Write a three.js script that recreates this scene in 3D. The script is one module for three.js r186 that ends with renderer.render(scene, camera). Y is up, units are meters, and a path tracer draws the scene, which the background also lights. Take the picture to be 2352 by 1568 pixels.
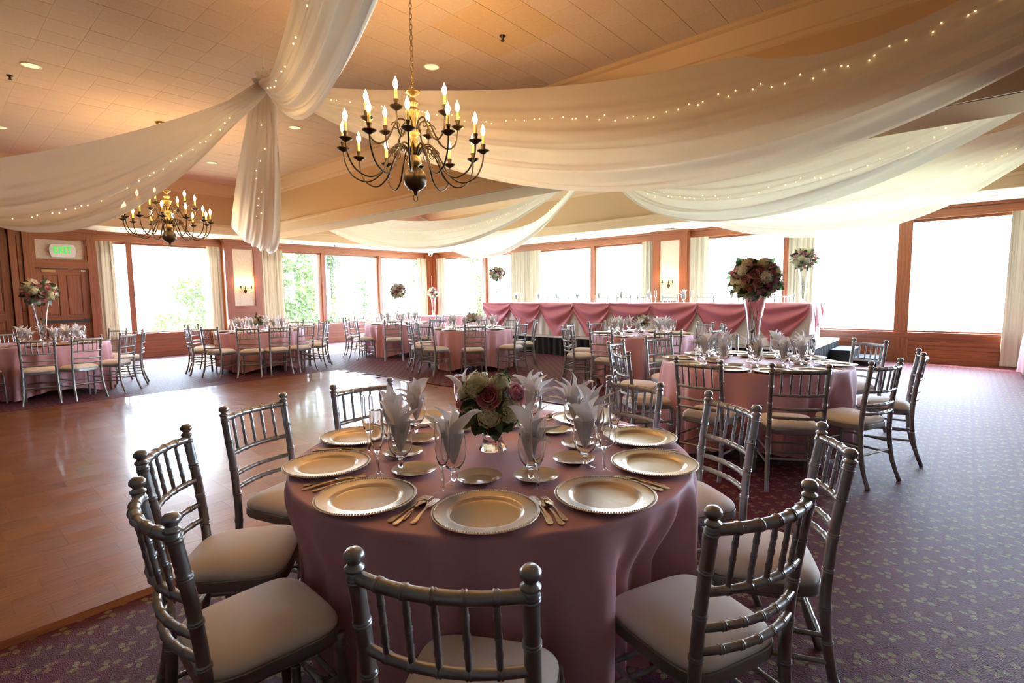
import * as THREE from 'three';
import { mergeGeometries } from 'three/addons/utils/BufferGeometryUtils.js';
import { FontLoader } from 'three/addons/loaders/FontLoader.js';
import { TextGeometry } from 'three/addons/geometries/TextGeometry.js';
import { RoundedBoxGeometry } from 'three/addons/geometries/RoundedBoxGeometry.js';

// ---------------------------------------------------------------- camera, sky, sun, exposure
const scene = new THREE.Scene();
const camera = new THREE.PerspectiveCamera(66.47, 2352 / 1568, 0.05, 400);
camera.position.set(0, 1.43, 0);
camera.rotation.order = 'YXZ';
camera.rotation.set(-0.0897546, -0.85437, -0.0124359);
camera.focus = 2.6; camera.userData.fStop = 11;
scene.background = new THREE.Color(0.80, 0.97, 1.22);
scene.backgroundIntensity = 27;
const sun = new THREE.DirectionalLight(new THREE.Color(1, 0.95, 0.86), 60);
sun.position.set(0.29 * 20 + 6, 20, -1.25 * 20 - 8); sun.target.position.set(6, 0, -8);
sun.castShadow = true; sun.shadow.radius = 1; sun.shadow.mapSize.set(4096, 4096);
Object.assign(sun.shadow.camera, { left: -22, right: 22, top: 22, bottom: -22, near: 1, far: 80 });
scene.add(sun, sun.target);
const renderer = new THREE.WebGLRenderer();
renderer.toneMapping = THREE.LinearToneMapping;
renderer.toneMappingExposure = 1.42;
renderer.shadowMap.enabled = true;

// ---------------------------------------------------------------- helpers
let seed = 12345;
const rnd = () => { seed = (seed * 1664525 + 1013904223) >>> 0; return seed / 4294967296; };
const rr = (a, b) => a + (b - a) * rnd();
const PI = Math.PI, sin = Math.sin, cos = Math.cos, D2R = PI / 180;
const clamp = THREE.MathUtils.clamp, lerp = THREE.MathUtils.lerp, sstep = THREE.MathUtils.smoothstep;
const V = (x, y, z) => new THREE.Vector3(x, y, z);
const lin = (r, g, b) => new THREE.Color().setRGB(r, g, b);
const hash = (x, y, s = 0) => { let n = Math.imul(x | 0, 374761393) ^ Math.imul(y | 0, 668265263) ^ Math.imul(s | 0, 2147483647 ^ 0x5bd1e995); n = Math.imul(n ^ (n >>> 13), 1274126177); return ((n ^ (n >>> 16)) >>> 0) / 4294967296; };
function noise(x, y, per, s = 0) { // tiling value noise
  const xi = Math.floor(x), yi = Math.floor(y), fx = x - xi, fy = y - yi, u = fx * fx * (3 - 2 * fx), v = fy * fy * (3 - 2 * fy);
  const m = (a, p) => ((a % p) + p) % p, [px, py] = Array.isArray(per) ? per : [per, per];
  const h = (a, b) => hash(m(a, px), m(b, py), s);
  return lerp(lerp(h(xi, yi), h(xi + 1, yi), u), lerp(h(xi, yi + 1), h(xi + 1, yi + 1), u), v);
}
function tex(size, fn, { srgb = true, repeat = [1, 1], h = size } = {}) {
  const d = new Uint8Array(size * h * 4);
  for (let y = 0; y < h; y++) for (let x = 0; x < size; x++) {
    const c = fn(x / size, y / h, x, y), k = (y * size + x) * 4;
    d[k] = clamp(c[0], 0, 1) * 255; d[k + 1] = clamp(c[1], 0, 1) * 255; d[k + 2] = clamp(c[2], 0, 1) * 255; d[k + 3] = 255;
  }
  const t = new THREE.DataTexture(d, size, h); t.wrapS = t.wrapT = THREE.RepeatWrapping; t.magFilter = THREE.LinearFilter; t.minFilter = THREE.LinearMipmapLinearFilter; t.generateMipmaps = true;
  if (srgb) t.colorSpace = THREE.SRGBColorSpace;
  t.repeat.set(...repeat); t.needsUpdate = true; return t;
}
const toS = (c) => c.map((v) => (v <= 0.0031308 ? v * 12.92 : 1.055 * Math.pow(v, 1 / 2.4) - 0.055));
// merge list of geometries into one non-indexed geometry
function merge(list) {
  const g = list.flat(9).map((q) => { const n = q.index ? q.toNonIndexed() : q; for (const k of Object.keys(n.attributes)) if (!['position', 'normal', 'uv'].includes(k)) n.deleteAttribute(k); if (!n.attributes.uv) n.setAttribute('uv', new THREE.BufferAttribute(new Float32Array(n.attributes.position.count * 2), 2)); return n; });
  return g.length === 1 ? g[0] : mergeGeometries(g);
}
// uv in metres by the face's main axis; grain: the axis the texture's u runs along
function boxUV(g, grain = 'x', o = 0) {
  const p = g.attributes.position, n = g.attributes.normal, uv = new Float32Array(p.count * 2), gi = 'xyz'.indexOf(grain);
  for (let i = 0; i < p.count; i++) {
    const c = [p.getX(i), p.getY(i), p.getZ(i)], m = [Math.abs(n.getX(i)), Math.abs(n.getY(i)), Math.abs(n.getZ(i))];
    const a = m[0] > m[1] && m[0] > m[2] ? 0 : m[1] > m[2] ? 1 : 2, rest = [0, 1, 2].filter((k) => k !== a);
    let [b, d] = rest; if (rest.includes(gi)) { b = gi; d = rest.find((k) => k !== gi); }
    uv[i * 2] = c[b] + o; uv[i * 2 + 1] = c[d] + o * 1.7;
  }
  g.setAttribute('uv', new THREE.BufferAttribute(uv, 2)); return g;
}
// box from corner to corner
function bx(x0, x1, y0, y1, z0, z1, grain = 'x', o = 0) {
  const g = new THREE.BoxGeometry(Math.abs(x1 - x0), Math.abs(y1 - y0), Math.abs(z1 - z0)); g.translate((x0 + x1) / 2, (y0 + y1) / 2, (z0 + z1) / 2);
  return boxUV(g, grain, o);
}
function rbx(x0, x1, y0, y1, z0, z1, r = 0.01, grain = 'x', o = 0, seg = 2) {
  const w = Math.abs(x1 - x0), h = Math.abs(y1 - y0), d = Math.abs(z1 - z0); const g = new RoundedBoxGeometry(w, h, d, seg, Math.min(r, w / 2.01, h / 2.01, d / 2.01)); g.translate((x0 + x1) / 2, (y0 + y1) / 2, (z0 + z1) / 2);
  return boxUV(g, grain, o);
}
// surface from a grid function f(u,v)->[x,y,z], u,v in 0..1
function grid(nu, nv, f, { closeU = false } = {}) {
  const pos = [], uv = [], idx = [];
  for (let j = 0; j <= nv; j++) for (let i = 0; i <= nu; i++) { const q = f(closeU && i === nu ? 0 : i / nu, j / nv); pos.push(q[0], q[1], q[2]); uv.push(q[3] ?? i / nu, q[4] ?? j / nv); }
  for (let j = 0; j < nv; j++) for (let i = 0; i < nu; i++) { const a = j * (nu + 1) + i, b = a + 1, c = a + nu + 1, d = c + 1; idx.push(a, b, d, a, d, c); }
  const g = new THREE.BufferGeometry(); g.setAttribute('position', new THREE.Float32BufferAttribute(pos, 3)); g.setAttribute('uv', new THREE.Float32BufferAttribute(uv, 2)); g.setIndex(idx); g.computeVertexNormals();
  if (closeU) { const n = g.attributes.normal; for (let j = 0; j <= nv; j++) { const a = j * (nu + 1), b = a + nu, v = V(n.getX(a) + n.getX(b), n.getY(a) + n.getY(b), n.getZ(a) + n.getZ(b)).normalize(); n.setXYZ(a, v.x, v.y, v.z); n.setXYZ(b, v.x, v.y, v.z); } }
  return g;
}
// tube through points with a radius at each point
function sweep(pts, rad, seg = 8, caps = true) {
  const n = pts.length, T = pts.map((p, i) => pts[Math.min(i + 1, n - 1)].clone().sub(pts[Math.max(i - 1, 0)]).normalize());
  let N = Math.abs(T[0].y) < 0.9 ? V(0, 1, 0) : V(1, 0, 0); N = N.clone().sub(T[0].clone().multiplyScalar(N.dot(T[0]))).normalize();
  const fr = []; let len = 0;
  for (let i = 0; i < n; i++) { N = N.clone().sub(T[i].clone().multiplyScalar(N.dot(T[i]))).normalize(); fr.push([N.clone(), T[i].clone().cross(N)]); }
  const L = [0]; for (let i = 1; i < n; i++) L.push((len += pts[i].distanceTo(pts[i - 1])));
  const R = (i) => (typeof rad === 'number' ? rad : rad[i]);
  const ext = caps ? [0, ...Array(n).keys(), n - 1] : [...Array(n).keys()], m = ext.length;
  const rows = ext.map((i, k) => ({ i, r: caps && (k === 0 || k === m - 1) ? 0 : R(i) }));
  return grid(seg, m - 1, (u, v) => { const k = Math.round(v * (m - 1)), { i, r } = rows[k], a = u * 2 * PI; const p = pts[i].clone().addScaledVector(fr[i][0], r * cos(a)).addScaledVector(fr[i][1], r * sin(a)); return [p.x, p.y, p.z, u, L[i]]; }, { closeU: true });
}
const lathe = (prof, seg = 24) => new THREE.LatheGeometry(prof.map(([r, y]) => new THREE.Vector2(Math.max(r, 0), y)), seg);
const curve = (pts, n) => new THREE.CatmullRomCurve3(pts.map((p) => V(...p))).getPoints(n);
const T = (g, x = 0, y = 0, z = 0, ry = 0, s = 1) => { const q = g.clone(); if (s !== 1) q.scale(s, s, s); if (ry) q.rotateY(ry); q.translate(x, y, z); return q; };

const taken = {};
function numbered(name) { taken[name] = (taken[name] ?? -1) + 1; return taken[name] ? `${name}_${String(taken[name]).padStart(3, '0')}` : name; }
function obj(name, geos, mat, parent = scene) {
  const m = new THREE.Mesh(Array.isArray(geos) ? merge(geos) : geos, mat); m.name = parent === scene ? numbered(name) : name; m.castShadow = m.receiveShadow = true; parent.add(m); return m;
}
function tag(o, label, category, group, kind) { o.userData = { label, category }; if (group) o.userData.group = group; if (kind) o.userData.kind = kind; return o; }
function thing(name, label, category, [x, y, z] = [0, 0, 0], turn = 0, group) { const o = new THREE.Group(); o.name = numbered(name); scene.add(o); o.position.set(x, y, z); o.rotation.y = turn; return tag(o, label, category, group); }
function struct(name, geos, mat, label, category = name.split('_')[0]) { const m = obj(name, geos, mat); m.userData = { kind: 'structure', label, category }; return m; }
function dup(root, [x, y, z], turn, label, group) {
  const r = root.clone(); r.name = numbered(root.name.replace(/_\d{3}$/, '')); scene.add(r); r.position.set(x, y, z); r.rotation.set(0, turn, 0); r.userData = { ...root.userData };
  if (label) r.userData.label = label; if (group) r.userData.group = group; return r;
}

// ---------------------------------------------------------------- materials
const std = (o) => new THREE.MeshPhysicalMaterial({ side: THREE.DoubleSide, ...o });
function woodTex(base, dark, s, rep) {
  return tex(512, (u, v) => {
    const warp = noise(u * 4, v * 6, [4, 6], s) * 0.5 + noise(u * 2, v * 3, [2, 3], s + 1) * 0.8;
    const g = noise(u * 5, (v * 1 + warp * 0.06) * 90, [5, 90], s + 2), f = noise(u * 24, v * 220, [24, 220], s + 3), big = noise(u * 2, v * 5, [2, 5], s + 4);
    const ring = 0.5 + 0.5 * sin((v * 9 + warp * 1.6) * 2 * PI * 1);
    const k = clamp(0.45 * g + 0.25 * f + 0.2 * big + 0.22 * ring - 0.05, 0, 1);
    return toS([0, 1, 2].map((i) => lerp(base[i], dark[i], k)));
  }, { repeat: rep });
}
const oakT = woodTex([0.35, 0.098, 0.024], [0.125, 0.026, 0.008], 3, [1 / 1.4, 1 / 0.5]);
const oak = std({ map: oakT, roughness: 0.42, clearcoat: 0.25, clearcoatRoughness: 0.35 });
const parT = woodTex([0.37, 0.15, 0.045], [0.19, 0.06, 0.016], 11, [1 / 0.5, 1 / 0.25]);
const parBump = tex(256, (u, v) => { const k = noise(u * 8, v * 70, [8, 70], 21) * 0.6 + noise(u * 12, v * 12, 12, 22) * 0.4; return [k, k, k]; }, { srgb: false, repeat: [1 / 0.4, 1 / 0.4] });
const parquet = [1, 0.92, 0.83, 0.96, 0.88].map((k, i) => std({ map: parT, color: lin(k, k * (0.96 - 0.03 * (i % 2)), k * 0.92), roughness: 0.3 + 0.03 * i, bumpMap: parBump, bumpScale: 0.0007, clearcoat: 0.55, clearcoatRoughness: 0.09 + 0.012 * i, specularIntensity: 0.6 }));
// carpet: gold leaf sprigs on maroon
const carpetT = tex(1024, (u, v) => {
  const S = 4, cx = u * S, cy = v * S; let m = 0;
  for (let q = 0; q < 2; q++) {
    const px = cx + q * 0.5, py = cy + q * 0.5, ix = Math.floor(px), iy = Math.floor(py), k = hash((ix % S) + 7 * q, iy % S, 5) * 4 | 0;
    let x = px - ix - 0.5, y = py - iy - 0.5; const a = k * PI / 2 + 0.5, c = cos(a), s = sin(a); [x, y] = [x * c - y * s, x * s + y * c];
    const leaf = (ox, oy, ang, L, W) => { const dx = x - ox, dy = y - oy, ca = cos(ang), sa = sin(ang), e = (dx * ca + dy * sa) / L, f = (-dx * sa + dy * ca) / W; const fz = 0.75 + 0.5 * noise(u * 300, v * 300, 300, 37), d2 = Math.abs(e) + f * f * 0.55 + e * e * 0.3; return d2 < fz * 0.95 && Math.abs(e) < 1 && Math.abs(f) < 1.25 ? 1 : 0; };
    m = Math.max(m, leaf(-0.13, 0.03, 0.45, 0.165, 0.062), leaf(0.05, -0.1, -0.85, 0.15, 0.058), leaf(0.13, 0.13, 0.95, 0.125, 0.07));
  }
  const f = noise(u * 256, v * 256, 256, 31), f2 = noise(u * 90, v * 90, 90, 33), b = noise(u * 8, v * 8, 8, 32);
  const k = (0.62 + 0.5 * f + 0.25 * f2) * (0.9 + 0.2 * b);
  const stitch = noise(u * 400, v * 400, 400, 35) > 0.25 ? 1 : 0.45;
  return toS(m ? [0.23 * k * stitch, 0.145 * k * stitch, 0.07 * k * stitch] : [0.098 * k, 0.014 * k, 0.028 * k]);
}, { repeat: [1 / 0.64, 1 / 0.64] });
const carpetB = tex(256, (u, v) => { const k = noise(u * 128, v * 128, 128, 41); return [k, k, k]; }, { srgb: false, repeat: [1 / 0.3, 1 / 0.3] });
const carpet = std({ map: carpetT, roughness: 0.6, bumpMap: carpetB, bumpScale: 0.002, sheen: 0.12, sheenColor: lin(1, 0.7, 0.95), sheenRoughness: 0.4, specularIntensity: 0.35 });
const speck = tex(256, (u, v) => { const k = 0.86 + 0.14 * noise(u * 90, v * 90, 90, 51) + 0.06 * noise(u * 30, v * 30, 30, 52); return toS([0.70 * k, 0.55 * k, 0.44 * k]); }, { repeat: [1 / 0.4, 1 / 0.4] });
const tileMats = [1, 0.985, 0.97, 0.955].map((k) => std({ map: speck, color: lin(k, k, k), roughness: 0.95 }));
const tileNew = [1, 0.98].map((k) => std({ map: speck, color: lin(0.98 * k, 0.9 * k, 0.72 * k), roughness: 0.95 }));
const plaster = std({ color: lin(0.58, 0.39, 0.21), roughness: 0.9 });
const soffitM = std({ color: lin(0.74, 0.69, 0.60), roughness: 0.9 });
const mould = std({ color: lin(0.64, 0.46, 0.28), roughness: 0.6 });
const darkWall = std({ color: lin(0.09, 0.09, 0.095), roughness: 0.9 });
const wallIn = std({ color: lin(0.55, 0.45, 0.36), roughness: 0.9 });
const panelFab = std({ map: tex(512, (u, v) => { const n1 = noise(u * 40, v * 40, 40, 71), n2 = noise(u * 160, v * 160, 160, 72), k = 0.82 + 0.2 * (n1 > 0.55 ? 1 : n1) * 0.6 + 0.14 * n2; return toS([0.66 * k, 0.55 * k, 0.42 * k]); }, { repeat: [1 / 0.8, 1 / 0.8] }), roughness: 0.95 });
const weave = tex(128, (u, v, x, y) => { const k = (x + y) % 4 < 2 ? 0.75 : 0.3 + 0.3 * noise(u * 32, v * 32, 32, 81); return [k, k, k]; }, { srgb: false, repeat: [60, 60] });
const curtainM = std({ color: lin(0.52, 0.45, 0.34), roughness: 0.95, transmission: 0.03 });
const drapeM = std({ color: lin(0.88, 0.84, 0.78), roughness: 0.8, transmission: 0.42, sheen: 0.25, sheenColor: lin(1, 1, 1) });
const pinkCloth = std({ color: lin(0.64, 0.345, 0.395), roughness: 0.6, sheen: 0.5, sheenColor: lin(0.8, 0.6, 0.65), sheenRoughness: 0.4 });
const roseCloth = std({ color: lin(0.72, 0.23, 0.28), roughness: 0.5, sheen: 0.5, sheenColor: lin(0.9, 0.55, 0.6), sheenRoughness: 0.35, transmission: 0.12 });
const whiteCloth = std({ color: lin(0.82, 0.80, 0.78), roughness: 0.85 });
const napkinM = std({ color: lin(0.88, 0.87, 0.87), roughness: 0.85, transmission: 0.22 });
const silver = std({ color: lin(0.34, 0.35, 0.345), roughness: 0.3, metalness: 0.72 });
const cushionM = std({ color: lin(0.83, 0.76, 0.68), roughness: 0.72, sheen: 0.3, sheenColor: lin(1, 0.95, 0.9), bumpMap: weave, bumpScale: 0.0004 });
const goldM = std({ color: lin(0.70, 0.61, 0.47), roughness: 0.3, metalness: 0.9, bumpMap: tex(256, (u, v) => { const k = noise(u * 18, v * 18, 18, 91) * 0.7 + noise(u * 60, v * 60, 60, 92) * 0.3; return [k, k, k]; }, { srgb: false, repeat: [2, 2] }), bumpScale: 0.0006 });
const plateM = std({ color: lin(0.64, 0.56, 0.44), roughness: 0.12, clearcoat: 0.6, clearcoatRoughness: 0.05 });
const cutleryM = std({ color: lin(0.66, 0.58, 0.46), roughness: 0.2, metalness: 1 });
const glassM = std({ color: lin(1, 1, 1), roughness: 0.0, transmission: 1, ior: 1.4, thickness: 0.004, side: THREE.FrontSide });
const thinGlass = std({ color: lin(0.97, 0.98, 0.98), roughness: 0.0, transmission: 1, ior: 1.5, thickness: 0, specularIntensity: 1 });
const paneM = std({ color: lin(0.97, 0.985, 0.98), roughness: 0.0, transmission: 1, ior: 1.5, thickness: 0 });
const bronze = std({ color: lin(0.055, 0.04, 0.025), roughness: 0.36, metalness: 0.75 });
const brass = std({ color: lin(0.30, 0.22, 0.10), roughness: 0.35, metalness: 0.85 });
const candleM = std({ color: lin(0.80, 0.56, 0.20), roughness: 0.6 });
const bulbM = std({ color: lin(1, 0.9, 0.7), emissive: lin(1, 0.78, 0.42), emissiveIntensity: 9, roughness: 0.3 });
const fairyM = std({ color: lin(1, 0.8, 0.4), emissive: lin(1, 0.66, 0.24), emissiveIntensity: 4, roughness: 0.4 });
const canM = std({ color: lin(0.9, 0.85, 0.6), emissive: lin(1, 0.82, 0.40), emissiveIntensity: 0.75, roughness: 0.5 });
const canBright = std({ color: lin(0.95, 0.95, 0.9), emissive: lin(1, 0.93, 0.78), emissiveIntensity: 2.2, roughness: 0.5 });
const whiteM = std({ color: lin(0.78, 0.76, 0.72), roughness: 0.6 });
const blackM = std({ color: lin(0.012, 0.013, 0.015), roughness: 0.8 });
const blackFab = std({ color: lin(0.012, 0.014, 0.017), roughness: 0.9 });
const darkMet = std({ color: lin(0.05, 0.05, 0.05), roughness: 0.4, metalness: 0.7 });
const redM = std({ color: lin(0.6, 0.03, 0.03), roughness: 0.4 });
const greenM = std({ color: lin(0.02, 0.5, 0.05), emissive: lin(0.02, 0.9, 0.06), emissiveIntensity: 0.5, roughness: 0.5 });
const leafM = [lin(0.045, 0.095, 0.035), lin(0.07, 0.14, 0.06), lin(0.10, 0.17, 0.06)].map((c) => std({ color: c, roughness: 0.55, transmission: 0.12 }));
const roseM = [lin(0.72, 0.27, 0.29), lin(0.76, 0.36, 0.40), lin(0.80, 0.52, 0.50), lin(0.62, 0.24, 0.36)].map((c) => std({ color: c, roughness: 0.65, transmission: 0.15, sheen: 0.3, sheenColor: lin(1, 0.8, 0.8) }));
const hydM = [lin(0.66, 0.63, 0.40), lin(0.74, 0.72, 0.58)].map((c) => std({ color: c, roughness: 0.75, transmission: 0.15 }));
const berryM = std({ color: lin(0.30, 0.38, 0.10), roughness: 0.35 });
// ---------------------------------------------------------------- room shell
const XA = 12.95, ZB = -15.2, XL = -2.7, ZK = 8.6, SILL = 0.57, HEAD = 2.79, SOF = 3.0, CEIL = 4.22;
const TR = { x0: -0.45, x1: 6.0, z0: -14.05, z1: 2.2 }, T2R = { x0: 6.65, x1: 11.5, z0: -14.05, z1: 2.2 };
const flatPrism = (p0, p1, inward, prof) => { // profile [[out, y], ...] run from p0 to p1
  const gs = []; const a = V(...p0), b = V(...p1), n = V(...inward);
  for (let i = 0; i < prof.length - 1; i++) {
    const q = (base, [o, y]) => { const r = base.clone().addScaledVector(n, o); return [r.x, y, r.z]; };
    gs.push(grid(1, 1, (u, v) => { const w = q(u ? b : a, prof[i + (v ? 1 : 0)]); return [...w, u * a.distanceTo(b), w[1] + prof[i + (v ? 1 : 0)][0]]; }));
  }
  return gs;
};
const floor = struct('floor', [bx(XL - 0.3, XA + 0.3, -0.15, 0, ZB - 0.3, ZK + 0.3)], carpet, 'maroon carpet with gold leaf sprigs covering the hall floor');
// dance floor of short parquet blocks
const DF = { x0: -0.62, x1: 5.4, z0: -9.1, z1: -2.98 };
const dance = struct('floor', [bx(DF.x0, DF.x1, 0.001, 0.008, DF.z0, DF.z1)], oak, 'glossy oak parquet dance floor laid on the maroon carpet', 'dance floor');
{
  const PW = 0.235, PH = 0.175, all = [];
  const geos = [0, 1, 2, 3].map((k) => bx(-PW / 2 + 0.0004, PW / 2 - 0.0004, 0, 0.012, -PH / 2 + 0.0004, PH / 2 - 0.0004, 'x', k * 0.37));
  let row = 0;
  for (let z = DF.z1 - PH / 2; z > DF.z0 + 0.02; z -= PH, row++) {
    const off = (hash(row, 3, 7) * 4 | 0) * PW / 4;
    for (let x = DF.x0 + PW / 2 - off; x < DF.x1 + PW / 2; x += PW) { if (x - PW / 2 < DF.x0 - 0.001 || x + PW / 2 > DF.x1 + 0.001) continue; all.push([x, z, hash(Math.round(x * 97), row, 9) * 20 | 0]); }
  }
  const size = ([x, z]) => { const c = camera.position, d2 = (x - c.x) ** 2 + c.y ** 2 + (z - c.z) ** 2, az = Math.atan2(x, -z); return az > 0.05 && az < 1.05 ? 1 / d2 : 0.0001 / d2; };
  all.sort((a, b) => size(b) - size(a));
  const rest = [];
  all.forEach(([x, z, k], i) => {
    if (i < 295) { const m = obj('parquet_block', geos[k & 3], parquet[(k >> 2) % 5], dance); m.position.set(x, 0.008, z); } else rest.push(T(geos[k & 3], x, 0.008, z), k);
  });
  // the far blocks, one joined part for each of the five tones of wood
  for (let q = 0; q < 5; q++) { const gs = []; for (let i = 0; i < rest.length; i += 2) if ((rest[i + 1] >> 2) % 5 === q) gs.push(rest[i]); if (gs.length) obj('parquet_blocks', gs, parquet[q], dance).userData = { kind: 'stuff' }; }
  const e = 0.055, prof = [[0, 0.021], [0.02, 0.02], [e, 0.001]];
  obj('edge_strip', [flatPrism([DF.x0, 0, DF.z1], [DF.x1 + e, 0, DF.z1], [0, 0, 1], prof), flatPrism([DF.x1, 0, DF.z0], [DF.x1, 0, DF.z1], [1, 0, 0], prof), flatPrism([DF.x0, 0, DF.z0], [DF.x1, 0, DF.z0], [0, 0, -1], prof)], oak, dance);
}
// solid blocks around and between the two tray ceilings
struct('ceiling', [bx(XL - 0.3, XA + 0.3, SOF, 4.7, ZB - 0.3, TR.z0)], soffitM, 'cream soffit along the door wall');
struct('ceiling', [bx(T2R.x1, XA + 0.3, SOF, 4.7, TR.z0, TR.z1)], soffitM, 'cream soffit along the head table window wall');
struct('ceiling', [bx(XL - 0.3, TR.x0, SOF, 4.7, TR.z0, TR.z1)], soffitM, 'cream soffit along the blind side wall');
struct('ceiling', [bx(XL - 0.3, XA + 0.3, SOF, 4.7, TR.z1, ZK + 0.3)], soffitM, 'cream soffit behind the camera end of the hall');
struct('ceiling', [bx(TR.x1, T2R.x0, SOF, 4.7, TR.z0, TR.z1)], plaster, 'tan dropped beam between the two tray ceilings', 'beam');
{ // tray walls, fascia and crown for both trays
  const fascia = [[0.012, 3.004], [0.035, 3.004], [0.035, 3.18], [0.055, 3.195], [0.055, 3.235], [0.012, 3.25]], crown = [[0.012, 3.92], [0.03, 3.935], [0.04, 3.98], [0.06, 3.99], [0.13, 4.16], [0.17, 4.175], [0.17, CEIL]];
  const face = [[0.012, 3.25], [0.012, 3.92]];
  for (const [R, nm] of [[TR, 'tiled'], [T2R, 'draped']]) {
    const sides = [[[R.x0, 0, R.z0], [R.x1, 0, R.z0], [0, 0, 1]], [[R.x1, 0, R.z0], [R.x1, 0, R.z1], [-1, 0, 0]], [[R.x1, 0, R.z1], [R.x0, 0, R.z1], [0, 0, -1]], [[R.x0, 0, R.z1], [R.x0, 0, R.z0], [1, 0, 0]]];
    const t = struct('trim', sides.map((s) => flatPrism(...s, face)), plaster, `tan plaster sides of the ${nm} tray ceiling`, 'trim');
    obj('crown_moulding', sides.map((s) => flatPrism(...s, crown)), mould, t);
    obj('fascia_moulding', sides.map((s) => flatPrism(...s, fascia)), mould, t);
  }
}
struct('ceiling', [bx(T2R.x0, T2R.x1, CEIL, 4.7, T2R.z0, T2R.z1)], soffitM, 'plain ceiling above the white drapes of the smaller tray');
{ // twelve inch ceiling tiles of the main tray
  const top = struct('ceiling', [bx(TR.x0, TR.x1, CEIL + 0.012, 4.7, TR.z0, TR.z1)], std({ color: lin(0.22, 0.15, 0.09), roughness: 0.95 }), 'acoustic tile ceiling of the main tray');
  const P = 1 / 3, list = [], g = bx(-P / 2 + 0.0009, P / 2 - 0.0009, -0.006, 0.006, -P / 2 + 0.0022, P / 2 - 0.0022), right = V(1, 0, 0).applyEuler(camera.rotation), fwd = V(0, 0, -1).applyEuler(camera.rotation), up = V(0, 1, 0).applyEuler(camera.rotation);
  for (let i = -13; i < 8; i++) for (let j = -30; j < 21; j++) {
    const x = 3.763 + P * (i + 0.5), z = -4.344 + P * (j + 0.5), x0 = Math.max(x - P / 2, TR.x0 + 0.1), x1 = Math.min(x + P / 2, TR.x1 - 0.1), z0 = Math.max(z - P / 2, TR.z0 + 0.1), z1 = Math.min(z + P / 2, TR.z1 - 0.1);
    if (x1 - x0 < 0.05 || z1 - z0 < 0.05) continue;
    const d = V(x, CEIL, z).sub(camera.position), f = d.dot(fwd), ok = f > 0.3 && Math.abs(d.dot(right) / f) < 1.0 && Math.abs(d.dot(up) / f) < 0.67;
    list.push([(x0 + x1) / 2, (z0 + z1) / 2, (x1 - x0) / P, (z1 - z0) / P, ok ? 1 / d.lengthSq() : 1e-6, i >= 0 && i < 3 && j >= 0 && j < 3, hash(i + 40, j + 40, 3)]);
  }
  list.sort((a, b) => b[4] - a[4]);
  const rest = [];
  list.forEach(([x, z, sx, sz, , nw, h], k) => {
    const y = CEIL + 0.006 - (h > 0.7 ? 0.0012 : 0);
    if (k < 295) { const m = obj('ceiling_tile', g, nw ? tileNew[h * 2 | 0] : tileMats[h * 4 | 0], top); m.position.set(x, y, z); m.scale.set(sx, 1, sz); } else { const q = g.clone(); q.scale(sx, 1, sz); q.translate(x, y, z); rest.push(q); }
  });
  obj('ceiling_tiles', rest, tileMats[1], top).userData = { kind: 'stuff' };
}
// closed walls out of the picture
struct('wall_left', [bx(XL - 0.3, XL, 0, SOF, ZB - 0.3, ZK + 0.3)], darkWall, 'dark side wall of the hall', 'wall');
struct('wall_back', [bx(XL - 0.3, XA + 0.3, 0, SOF, ZK, ZK + 0.3)], darkWall, 'dark end wall of the hall', 'wall');

// ---------- window walls. A wall is written along s (its run), d = depth outwards from the inner face
// kind A: right wall (s = z, inner face x = XA), kind B: front wall (s = x, inner face z = ZB)
const mk = { A: (s0, s1, y0, y1, d0, d1, g = 'z', o = 0) => bx(XA + d0, XA + d1, y0, y1, s0, s1, g, o), B: (s0, s1, y0, y1, d0, d1, g = 'x', o = 0) => bx(s0, s1, y0, y1, ZB - d1, ZB - d0, g, o) };
const openA = [[-14.8, -10.7], [-10.5, -6.38], [-5.2, -3.13], [-3.03, 1.15], [1.5, 4.6], [4.9, 8.0]], openB = [[2.95, 5.55], [6.6, 12.72]];
function windowWall(k, name, s0, s1, opens, doorHole, label) {
  const run = k === 'A' ? 'z' : 'x', core = [], clad = [], piers = [];
  let a = s0; for (const [o0, o1] of opens) { piers.push([a, o0]); a = o1; } piers.push([a, s1]);
  const w = struct(name, [opens.map(([p, q]) => [mk[k](p, q, 0, SILL - 0.04, 0.1, 0.3, run)]), mk[k](s0, s1, HEAD + 0.01, SOF, 0.1, 0.3, run), piers.map(([p, q]) => mk[k](p, q, 0, HEAD + 0.01, 0.1, 0.3, run))], wallIn, label, 'wall');
  // oak cladding: header, piers and wainscot built of rails, stiles and planks
  obj('header_board', [mk[k](s0, s1, HEAD, SOF - 0.05, 0.0, 0.1, run, 0.3)], oak, w);
  obj('cornice', [mk[k](s0, s1, SOF - 0.052, SOF - 0.001, -0.045, 0.05, run, 1.3)], oak, w);
  piers.forEach(([p, q], i) => { if (q - p > 0.02) obj('pier_board', mk[k](p, q, 0, HEAD, 0, 0.1, 'y', i * 0.7), oak, w); });
  opens.forEach(([p, q], i) => {
    obj('sill_rail', mk[k](p, q, SILL - 0.075, SILL - 0.005, -0.03, 0.1, run, i), oak, w);
    obj('base_rail', mk[k](p, q, 0, 0.11, -0.018, 0.1, run, i + 2), oak, w);
    for (let y = 0.11, n = 0; y < SILL - 0.08; y += 0.077, n++) obj('wainscot_plank', mk[k](p, q, y + 0.0015, Math.min(y + 0.0755, SILL - 0.076), 0.004 * (n % 2), 0.1, run, i + n * 0.61), oak, w);
  });
  return w;
}
const wallR = windowWall('A', 'wall_right', ZB, ZK, openA, null, 'oak clad window wall behind the head table');
const wallF = windowWall('B', 'wall_front', XL, XA + 0.1, openB, null, 'oak clad wall with the exit door and garden windows');
let winN = 0;
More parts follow.
